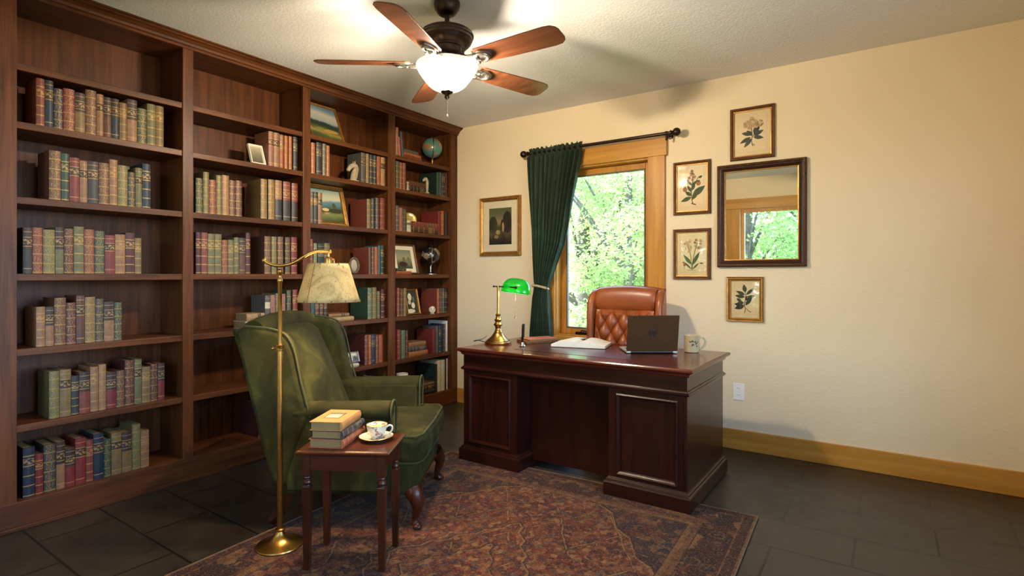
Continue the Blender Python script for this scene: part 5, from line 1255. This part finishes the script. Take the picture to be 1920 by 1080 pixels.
for ip in range(-8, 9):
    for iq in range(-8, 9):
        x = .093 * (ip + iq - 1) / 2; z = .877 + .155 * (ip - iq) / 2
        if abs(x) < .19 and .52 < z < .945:
            P0 = back_front((x / .215 + 1) / 2, (z - .50) / .458)
            bb = BM(); ball(bb, (P0[0], P0[1] - .004, P0[2]), .0075, 12, 1.0); obj('button', bb, LCH, ch, smooth=True)
def head_fn(u, v):
    x = (u * 2 - 1) * .222; a = -PI * .62 + v * PI * 1.24
    arch = .016 * (1 - (u * 2 - 1) ** 2); e = min(1, min(u, 1 - u) * 14) ** .5
    return (x, .0 - .058 * math.cos(a) * (.8 + .2 * e) - .0, 1.028 + (.080) * math.sin(a) * (.92 + .08 * e) + arch * (.5 + .5 * math.sin(a)))
b = BM(); grid(b, head_fn, 48, 28); obj('head_roll', b, LCH, ch, smooth=True, solid=.010)
# outer shell behind
def shell_fn(u, v):
    x = (u * 2 - 1) * (HW - .006); z = .44 + v * (1.112 - .44); t_ = (z - .5) * .13
    top = .018 * (1 - (u * 2 - 1) ** 2)
    return (x, .055 + t_ * .55 - .045 * abs(u * 2 - 1) ** 3, z + (top * v ** 6))
b = BM(); grid(b, shell_fn, 30, 24); obj('back_shell', b, LCH, ch, smooth=True, solid=.03)
for s in (-1, 1):
    b = BM()
    side = [(.05, .46), (.06, .70), (.075, .95), (.080, 1.06), (.068, 1.095), (.030, 1.105), (-.020, 1.094), (-.062, 1.060), (-.088, 1.005), (-.098, .93), (-.096, .85), (-.090, .76), (-.105, .68), (-.120, .64), (-.06, .46)]
    prism(b, [(s * (HW - .045), y, z) for y, z in side], (s * .05, 0, 0))
    for v in b.verts:
        if v.co.y < -.03: v.co.x += s * .012
    obj('wing', b, LCH, ch, smooth=True, bevel=.022, bseg=4, angle=40)
    b = BM(); box(b, (s * (HW - .037) - .035, -.38, .535), (s * (HW - .037) + .035, -.02, .588)); box(b, (s * (HW - .037) - .026, -.36, .42), (s * (HW - .037) + .026, -.04, .54)); obj('arm', b, LCH, ch, smooth=True, bevel=.022, bseg=4)
b = BM(); box(b, (-.195, -.44, .40), (.195, .03, .515)); obj('seat_cushion', b, LCH, ch, smooth=True, bevel=.04, bseg=5)
b = BM(); box(b, (-.22, -.42, .36), (.22, .02, .41)); obj('seat_pan', b, M['mahX'], ch, bevel=.006)
b = BM(); cyl(b, .03, .11, .37, 24, (0, -.2, 0)); cyl(b, .045, .33, .37, 24, (0, -.2, 0)); obj('gas_column', b, M['black'], ch, smooth=True, bevel=.002)
for k in range(5):
    a = 2 * PI * k / 5 + .3
    b = BM(); tube(b, smoothpath([(.02 * math.cos(a), -.2 + .02 * math.sin(a), .14), (.15 * math.cos(a), -.2 + .15 * math.sin(a), .12), (.25 * math.cos(a), -.2 + .25 * math.sin(a), .075)], 4), [.032 - .0015 * i for i in range(9)], 10); lg = obj('star_leg', b, M['mahX'], ch, smooth=True)
    b = BM(); tube(b, [(.25 * math.cos(a) - .02 * math.sin(a), -.2 + .25 * math.sin(a) + .02 * math.cos(a), .028), (.25 * math.cos(a) + .02 * math.sin(a), -.2 + .25 * math.sin(a) - .02 * math.cos(a), .028)], .0275, 16); tube(b, [(.25 * math.cos(a), -.2 + .25 * math.sin(a), .03), (.25 * math.cos(a), -.2 + .25 * math.sin(a), .075)], .008, 8); obj('castor', b, M['black'], lg, smooth=True)

# ================================================================== GREEN WINGBACK ARMCHAIR   (local +x forward, +y its left)
ac = thing('wingback_armchair', 'green velvet wingback armchair on cabriole legs beside the bookcase', 'armchair', (-2.28, 1.999, GZ), math.atan2(.533, .846))
VEL = M['velvet']; PIP = M['velvetp']
def ap(name, b, mat=None, **kw): return obj(name, b, mat or VEL, ac, smooth=True, **kw)
b = BM(); box(b, (-.36, -.325, .155), (.305, .325, .31)); ap('seat_base', b, bevel=.022, bseg=4)
# T-shaped seat cushion with crowned top
def cushion():
    b = BM(); out = [(-.25, -.262), (.205, -.262), (.215, -.335), (.320, -.335), (.345, -.28), (.352, 0), (.345, .28), (.320, .335), (.215, .335), (.205, .262), (-.25, .262)]
    prism(b, [(x, y, .300) for x, y in out], (0, 0, .145))
    return b, out
b, out = cushion(); ap('seat_cushion', b, bevel=.038, bseg=5, angle=40)
o2 = [(x * .985 if x > 0 else x, y * .985) for x, y in out]
def ring_pts(z, k=1.0):
    P = [(x - .010 * (1 if x > .1 else -1) * k, y - .010 * (1 if y > 0 else -1) * k, z) for x, y in out]
    return P
sc_ = ac.children[-1]
b = BM(); tube(b, ring_pts(.435, .9), .006, 8, closed=True); tube(b, ring_pts(.310, .9), .006, 8, closed=True); obj('piping', b, PIP, sc_, smooth=True)
def crown(u, v):
    x = -.22 + u * .54; y = (v * 2 - 1) * (.24 + (.06 if x > .21 else 0)); e = (1 - abs(v * 2 - 1) ** 3) * (1 - abs(u * 2 - 1) ** 4)
    return (x, y, .440 + .022 * e)
b = BM(); grid(b, crown, 24, 24); obj('crown', b, VEL, sc_, smooth=True)
# inside back
def back_in(u, v):
    # u around from right edge over front to left edge; v from seat to top
    s = u * 2 - 1; z = .40 + v * .545
    y = s * (.262 + .028 * v)
    xf = -.168 - (z - .45) * .455
    puff = .062 * (1 - abs(s) ** 2.6) * (.55 + .45 * math.sin(PI * min(1, v * 1.05)))
    roll = -.10 * max(0, (v - .86) / .14) ** 2
    zz = z + .018 * (1 - s * s) * v - .012 * max(0, (v - .9) / .1) ** 2
    return (xf + puff - .040 + roll, y, zz)
b = BM(); grid(b, back_in, 36, 36); ap('back_cushion', b, solid=.02)
# top roll of the back
b = BM(); pts = [(-.475, y, .925 + .026 * (1 - (y / .31) ** 2)) for y in [(-.31 + .62 * k / 16) for k in range(17)]]
tube(b, pts, .056, 18); ap('top_roll', b)
def back_out(u, v):
    s = u * 2 - 1; z = .16 + v * .78; y = s * (.315 + .03 * min(1, v * 1.4))
    x = -.345 - .20 * v ** 1.3 - .012 * (1 - s * s)
    return (x, y, z)
b = BM(); grid(b, back_out, 20, 20); ap('outside_back', b, solid=.03)
for s in (-1, 1):
    yo, yi = s * .362, s * .292
    prof = [(-.185, .53), (-.205, .60), (-.226, .68), (-.243, .76), (-.258, .83), (-.280, .885), (-.312, .922), (-.36, .940), (-.42, .950), (-.50, .955), (-.542, .935), (-.53, .85), (-.47, .60), (-.42, .40), (-.36, .20), (-.30, .20), (-.24, .40)]
    b = BM(); prism(b, [(x, yi, z) for x, z in prof], (0, yo - yi, 0)); w_ = ap('wing', b, bevel=.026, bseg=5, angle=35)
    b = BM(); tube(b, smoothpath([(x + .004, yo - s * .006, z + .002) for x, z in prof[:10]], 4), .0055, 8); obj('piping', b, PIP, w_, smooth=True)
    # arm: upright panel, rolled pad on top, scroll face in front
    b = BM(); ya, yb_ = s * .272, s * .352
    box(b, (-.30, min(ya, yb_), .18), (.190, max(ya, yb_), .560)); tube(b, smoothpath([(-.27, s * .318, .545), (-.16, s * .318, .553), (.0, s * .322, .556), (.12, s * .325, .560), (.198, s * .325, .560)], 5), [.046, .046, .046] + [.046] * 18, 18)
    a_ = ap('arm', b, bevel=.018, bseg=3, angle=50)
    b = BM(); fx = .206
    edge = [(fx, s * .272, .31), (fx, s * .272, .54)] + [(fx, s * .325 - s * .049 * math.cos(PI * k / 10), .560 + .047 * math.sin(PI * k / 10)) for k in range(11)] + [(fx, s * .362, .52), (fx, s * .352, .46), (fx, s * .350, .31)]
    tube(b, edge, .0055, 8); obj('piping', b, PIP, a_, smooth=True)
    # front cabriole leg
    b = BM(); kx, ky = .296, s * .300
    tube(b, smoothpath([(kx - .005, ky - s * .01, .175), (kx + .012, ky + s * .006, .145), (kx + .022, ky + s * .012, .105), (kx + .008, ky + s * .004, .055), (kx + .010, ky + s * .006, .022), (kx + .026, ky + s * .016, .008)], 5), [.046, .045, .044, .043, .041, .038, .036, .034, .032, .030, .027, .025, .023, .021, .019, .017, .0165, .016, .016, .017, .019, .021, .023, .022, .020, .016], 14)
    ball(b, (kx + .020, ky + s * .014, .012), .024, 16, .5)
    obj('leg', b, M['tabZ'], ac, smooth=True)
    b = BM(); tube(b, smoothpath([(-.32, s * .29, .19), (-.33, s * .29, .12), (-.36, s * .29, .05), (-.40, s * .29, .010)], 4), [.034 - .001 * i for i in range(13)], 4); obj('leg', b, M['tabZ'], ac)
b = BM(); pts = [(.306, -.312 + .624 * k / 40, .166) for k in range(41)]
for p in pts: ball(b, p, .0048, 6)
obj('nailhead_trim', b, M['brass'], ac, smooth=True)

# ================================================================== SIDE TABLE
st = thing('side_table', 'small cherry side table with turned legs in front of the armchair', 'side table', (-1.884, 1.556, GZ), math.radians(31.5))
SW, SD, SHT = .385, .285, .4905
b = BM(); moulded_slab(b, -SW / 2, SW / 2, -SD / 2, SD / 2, [(.014, SHT - .022), (.006, SHT - .018), (.001, SHT - .013), (0, SHT - .007), (.004, SHT - .003), (.012, SHT)]); obj('tabletop', b, M['tabX'], st)
b = BM(); i = .026
for (lo, hi) in (((-SW / 2 + i, -SD / 2 + i, SHT - .085), (SW / 2 - i, -SD / 2 + i + .016, SHT - .02)), ((-SW / 2 + i, SD / 2 - i - .016, SHT - .085), (SW / 2 - i, SD / 2 - i, SHT - .02)), ((-SW / 2 + i, -SD / 2 + i + .016, SHT - .085), (-SW / 2 + i + .016, SD / 2 - i - .016, SHT - .02)), ((SW / 2 - i - .016, -SD / 2 + i + .016, SHT - .085), (SW / 2 - i, SD / 2 - i - .016, SHT - .02))): box(b, lo, hi)
obj('apron', b, M['tabX'], st, bevel=.001)
for sx in (-1, 1):
    for sy in (-1, 1):
        cx, cy = sx * (SW / 2 - .038), sy * (SD / 2 - .038)
        b = BM(); box(b, (cx - .017, cy - .017, SHT - .11), (cx + .017, cy + .017, SHT - .02))
        lathe(b, [(0, SHT - .11), (.015, SHT - .11), (.017, SHT - .116), (.012, SHT - .122), (.016, SHT - .128), (.018, SHT - .136), (.013, SHT - .146), (.017, SHT - .152), (0, SHT - .152)], 20, (cx, cy, 0))
        z1, z0 = SHT - .15, 0.0
        a = [b.verts.new((cx + q * .017, cy + w_ * .017, z1)) for q, w_ in ((-1, -1), (1, -1), (1, 1), (-1, 1))]; c = [b.verts.new((cx + q * .012, cy + w_ * .012, z0)) for q, w_ in ((-1, -1), (1, -1), (1, 1), (-1, 1))]
        b.faces.new(a); b.faces.new(c[::-1])
        for k in range(4): b.faces.new((a[k], a[(k + 1) % 4], c[(k + 1) % 4], c[k]))
        obj('leg', b, M['tabZ'], st, bevel=.0015)
TT = GZ + SHT
# three stacked books: spines face front right
def table_book(z, t, w, h, rz, off, c, style, gilt, c2, label):
    # spine toward +local x; height along local y
    base = Vector((-1.965 + off[0], 1.395 + off[1], z + t))
    m = Matrix.Translation(base) @ Matrix.Rotation(rz, 4, 'Z') @ Matrix.Rotation(-PI / 2, 4, 'X')
    # shift so that the fore edge sits at the origin corner
    m = m @ Matrix.Translation((w, 0, 0))
    return book(h, t, w, c, gilt, style, c2, m, label, 'books stacked on the side table')
z = TT + .001
rz0 = math.radians(27)
table_book(z, .036, .145, .225, rz0, (.0, .0), (168, 88, 56), 'b', (206, 150, 96), None, 'russet leather book at the bottom of the stack on the side table'); z += .0362
table_book(z, .034, .135, .215, rz0 - .02, (.006, .006), (58, 50, 46), 'b', (150, 140, 120), None, 'dark grey banded book in the middle of the stack on the side table'); z += .0342
tb = table_book(z, .036, .135, .205, rz0 + .03, (.003, .002), (178, 120, 66), 'p', (206, 160, 90), None, 'light tan book with inset cover plate topping the side table stack'); z += .036
b = BM(); R3 = [(-.105, -.0006, .06), (-.035, -.0006, .06), (-.035, -.0006, .15), (-.105, -.0006, .15)]
# plate: lies on the upper board (local y = 0 side), with a darker border
prism(b, R3, (0, .0005, 0)); pl = obj('cover_plate_border', b, simple('plate_border', (96, 66, 40), .6, 0, .1), tb)
b = BM(); prism(b, [(-.099, -.0012, .067), (-.041, -.0012, .067), (-.041, -.0012, .143), (-.099, -.0012, .143)], (0, .0006, 0)); obj('cover_plate', b, painting_mat('cover_plate_picture', [(0, (206, 190, 150)), (.6, (196, 182, 146)), (.75, (120, 118, 92)), (1, (96, 96, 76))], .1, 3), tb)

# cup and saucer
CHN = None
g = NT('painted_china'); co = g.coord(); x, y, zc = g.sep(co)
f = g.noise(co, 34, 3.0, .6); f2 = g.noise(co, 60, 2.0)
pt = g.ramp(f, [(.56, (0, 0, 0, 1)), (.60, (1, 1, 1, 1)), (.66, (1, 1, 1, 1)), (.70, (0, 0, 0, 1))])
colp = g.ramp(f2, [(.40, lin((70, 74, 60))), (.5, lin((168, 92, 70))), (.6, lin((96, 84, 110)))], 'CONSTANT')
CHINA = (g.set(Base_Color=g.mix(g.math('MULTIPLY', pt, .85), lin((226, 214, 186)), colp), Roughness=.18, Coat_Weight=.4), g.m)[1]
PLAIN = simple('plain_china', (228, 216, 190), .18, 0, .02)
sau = thing('saucer', 'painted china saucer on the side table under the teacup', 'saucer', (-1.822, 1.628, TT + .001))
b = BM(); lathe(b, [(0, .001), (.026, 0), (.030, .002), (.045, .006), (.064, .013), (.072, .016), (.0725, .0175), (.064, .016), (.045, .009), (.030, .005), (0, .005)], 44); obj('dish', b, CHINA, sau, smooth=True)
b = BM(); tube(b, [(.0722 * math.cos(2 * PI * k / 44), .0722 * math.sin(2 * PI * k / 44), .0168) for k in range(44)], .0011, 6, closed=True); obj('gilt_rim', b, M['brass'], sau, smooth=True)
cup = thing('teacup', 'cream floral china teacup with looped handle standing on its saucer', 'teacup', (-1.820, 1.630, TT + .0065), YAW)
b = BM(); lathe(b, [(0, 0), (.022, 0), (.022, .004), (.025, .008), (.034, .022), (.041, .040), (.0445, .056), (.0455, .060), (.0440, .060), (.0395, .041), (.032, .023), (.022, .010), (0, .009)], 44); obj('bowl', b, CHINA, cup, smooth=True)
b = BM(); tube(b, smoothpath([(.040, 0, .048), (.054, 0, .056), (.066, 0, .050), (.064, 0, .034), (.050, 0, .020), (.034, 0, .020)], 6), .0038, 10); obj('handle', b, PLAIN, cup, smooth=True)
b = BM(); tube(b, [(.0448 * math.cos(2 * PI * k / 44), .0448 * math.sin(2 * PI * k / 44), .060) for k in range(44)], .0012, 6, closed=True); obj('gilt_rim', b, M['brass'], cup, smooth=True)
b = BM(); cyl(b, .0415, .0478, .0490, 36); obj('tea', b, simple('milky_tea', (196, 168, 116), .12, 0, 0), cup)

# ================================================================== FLOOR LAMP
fl = thing('floor_lamp', 'brass floor lamp with curved arm and parchment shade beside the armchair', 'floor lamp', (-2.233, 1.439, .0095), YAW)
def flp(name, prof, mat, segs=32): b = BM(); lathe(b, prof, segs); return obj(name, b, mat, fl, smooth=True)
flp('base', [(0, 0), (.098, 0), (.100, .004), (.098, .009), (.086, .013), (.066, .018), (.044, .027), (.028, .042), (.019, .058), (.017, .064), (.020, .068), (.020, .074), (.013, .078), (0, .078)], M['brass'], 48)
flp('lower_pole', [(0, .07), (.0125, .07), (.0125, .862), (.0165, .866), (.0165, .880), (.0185, .884), (.0185, .890), (.0, .892)], M['brass'], 20)
flp('upper_pole', [(0, .88), (.0092, .88), (.0092, 1.165), (.012, 1.17), (.012, 1.18), (.008, 1.186), (.008, 1.20), (.0125, 1.206), (.0125, 1.218), (.007, 1.224), (0, 1.225)], M['brass'], 20)
b = BM(); tube(b, [(-.012, 0, .872), (-.030, 0, .872)], .004, 8); ball(b, (-.033, 0, .872), .0075, 10); obj('height_knob', b, M['brass'], fl, smooth=True)
def flw(px, py): return ((px - 525.5) / F * 2.45, 0, CH + (HY - py) * 2.45 / F - .0095)
arm = smoothpath([flw(*p) for p in ((496, 488.5), (505, 494), (516, 497.5), (528, 498), (545, 495), (560, 488), (575, 478.5), (590, 472), (603, 470.5), (613, 471.5), (619, 472))], 5)
b = BM(); tube(b, arm, .0075, 12); ball(b, arm[0], .0105, 12); ball(b, arm[-1], .009, 12); obj('curved_arm', b, M['brass'], fl, smooth=True)
sx_ = flw(616.5, 470)[0]; zt = flw(616.5, 494)[2]; zb2 = flw(616.5, 566)[2]
b = BM(); lathe(b, [(0, zt + .045), (.006, zt + .045), (.006, zt + .030), (.014, zt + .026), (.0165, zt + .018), (.0165, zt - .03), (.012, zt - .034), (0, zt - .034)], 20, (sx_, 0, 0)); obj('socket', b, M['brass'], fl, smooth=True)
b = BM(); tube(b, smoothpath([(sx_ + .016, 0, zt + .02), (sx_ + .024, 0, zt + .016), (sx_ + .025, 0, zt - .004)], 4), .003, 8)
for k in range(3):
    a = 2 * PI * k / 3 + .4; tube(b, [(sx_, 0, zt - .004), (sx_ + .082 * math.cos(a), .082 * math.sin(a), zt - .003)], .0022, 6)
obj('shade_fitter', b, M['brass'], fl, smooth=True)
g = NT('parchment_shade'); co = g.coord(); x, y, zc = g.sep(co)
f = g.noise(co, 9, 4.0, .6, 1.6); f2 = g.noise(co, 46, 4.0, .7, 2.0)
c_ = g.ramp(f, [(.3, lin((150, 122, 66))), (.5, lin((188, 160, 100))), (.7, lin((200, 174, 116)))])
c_ = g.mix(g.ramp(f2, [(.36, (.75,) * 3 + (1,)), (.42, (0, 0, 0, 1))]), c_, lin((112, 76, 34)))
pb = g.b; g.l(c_, pb.inputs['Base Color']); pb.inputs['Roughness'].default_value = .7
tl = g.n('ShaderNodeBsdfTranslucent'); g.l(c_, tl.inputs[0])
mx = g.n('ShaderNodeMixShader'); mx.inputs[0].default_value = .09; g.l(pb.outputs[0], mx.inputs[1]); g.l(tl.outputs[0], mx.inputs[2]); g.l(mx.outputs[0], g.out.inputs[0])
rt, rb = .0845, .1345
b = BM(); N_ = 48
def shf(u, v): a = 2 * PI * u; r = rt + (rb - rt) * v; return (sx_ + r * math.cos(a), r * math.sin(a), zt + (zb2 - zt) * v)
grid(b, shf, N_, 8, wrap=True); sh = obj('lamp_shade', b, g.m, fl, smooth=True, solid=.002)
b = BM()
for k in range(14):
    a = 2 * PI * (k + .3) / 14
    for (zz, r_, sgn) in ((zb2, rb, 1), (zt, rt, -1)):
        if sgn < 0 and k % 2: continue
        tube(b, [(sx_ + (r_ + .003) * math.cos(a), (r_ + .003) * math.sin(a), zz - .002 * sgn), (sx_ + (r_ + .001) * math.cos(a + .07), (r_ + .001) * math.sin(a + .07), zz + .010 * sgn)], .0016, 6)
for zz, r_ in ((zb2 + .001, rb), (zt - .001, rt)): tube(b, [(sx_ + r_ * math.cos(2 * PI * k / 48), r_ * math.sin(2 * PI * k / 48), zz) for k in range(48)], .0016, 6, closed=True)
a = -1.95; tube(b, [(sx_ + (rt + .001) * math.cos(a), (rt + .001) * math.sin(a), zt), (sx_ + (rb + .001) * math.cos(a), (rb + .001) * math.sin(a), zb2)], .0014, 6)
obj('lacing', b, simple('leather_lacing', (110, 74, 36), .7, 0, .1), sh, smooth=True)
b = BM(); ball(b, (sx_, 0, zt - .06), .026, 16, 1.2); o = obj('bulb', b, None, fl, smooth=True)
g = NT('soft_bulb'); g.set(Base_Color=(1, .9, .7, 1), Emission_Color=(1, .72, .4, 1), Emission_Strength=2.5); o.data.materials.clear(); o.data.materials.append(g.m)

# ================================================================== LIGHT
def point(name, loc, power, color, radius):
    d = bpy.data.lights.new(name, 'POINT'); d.energy = power; d.color = color; d.shadow_soft_size = radius
    o = bpy.data.objects.new(name, d); COL.objects.link(o); o.location = loc; return o
WARM = (1.0, .87, .70)
for k in range(3):
    a = 2 * PI * k / 3 + .6
    point('fan_bulb_light', (-1.867 + .06 * math.cos(a), 2.139 + .06 * math.sin(a), H - .392), 23.0, WARM, .022)
lw = fl.matrix_world
p = lw @ Vector((sx_, 0, zt - .095)); point('floor_lamp_light', p, 15.0, (1, .72, .42), .03)
p = bl_.matrix_world @ Vector((.122, 0, .352)); point('bankers_lamp_light', p, 1.6, (1, .78, .46), .02)
def portal(loc, rot, sx, sy):
    d = bpy.data.lights.new('window_portal', 'AREA'); d.shape = 'RECTANGLE'; d.size = sx; d.size_y = sy; d.cycles.is_portal = True
    o = bpy.data.objects.new('window_portal', d); COL.objects.link(o); o.location = loc; o.rotation_euler = rot
portal(((WX0 + WX1) / 2, YB + .17, (WZ0 + WZ1) / 2), (-PI / 2, 0, 0), WX1 - WX0, WZ1 - WZ0)
for y0, y1 in RWY: portal((XR + .17, (y0 + y1) / 2, (RZ0 + RZ1) / 2), (PI / 2, 0, PI / 2), y1 - y0, RZ1 - RZ0)
for x0, x1 in GX: portal(((x0 + x1) / 2, YF - .17, (GZ0 + GZ1) / 2), (PI / 2, 0, 0), x1 - x0, GZ1 - GZ0)
sd = bpy.data.lights.new('sun', 'SUN'); sd.energy = 10.0; sd.angle = math.radians(1.0); sd.color = (1, .95, .86)
so = bpy.data.objects.new('sun', sd); COL.objects.link(so)
so.rotation_euler = Vector((-.50, -.22, .83)).to_track_quat('Z', 'Y').to_euler()
W = bpy.data.worlds.new('world'); SC.world = W; W.use_nodes = True
nt = W.node_tree; bgn = nt.nodes['Background']; sky = nt.nodes.new('ShaderNodeTexSky'); sky.sky_type = 'HOSEK_WILKIE'; sky.turbidity = 4.0; sky.sun_direction = Vector((-.50, -.22, .83)).normalized()
nt.links.new(sky.outputs[0], bgn.inputs[0]); bgn.inputs[1].default_value = 34.0

# ================================================================== CAMERA
cd = bpy.data.cameras.new('camera'); cd.sensor_fit = 'HORIZONTAL'; cd.sensor_width = 36.0; cd.lens = 36.0 * F / 1920.0
cd.shift_y = -(540.0 - HY) / 1920.0; cd.clip_start = .02; cd.clip_end = 200
co_ = bpy.data.objects.new('camera', cd); COL.objects.link(co_); co_.location = (0, 0, CH); co_.rotation_euler = (PI / 2, 0, YAW)
SC.camera = co_
SC.view_settings.view_transform = 'Standard'; SC.view_settings.look = 'None'; SC.view_settings.gamma = 1.0; SC.view_settings.use_curve_mapping = False
SC.view_settings.exposure = 1.08
SC.cycles.use_denoising = True
SC.cycles.max_bounces = 10; SC.cycles.diffuse_bounces = 5; SC.cycles.glossy_bounces = 4; SC.cycles.transparent_max_bounces = 12; SC.cycles.transmission_bounces = 6
SC.cycles.sample_clamp_indirect = 6.0; SC.cycles.caustics_reflective = False; SC.cycles.caustics_refractive = False
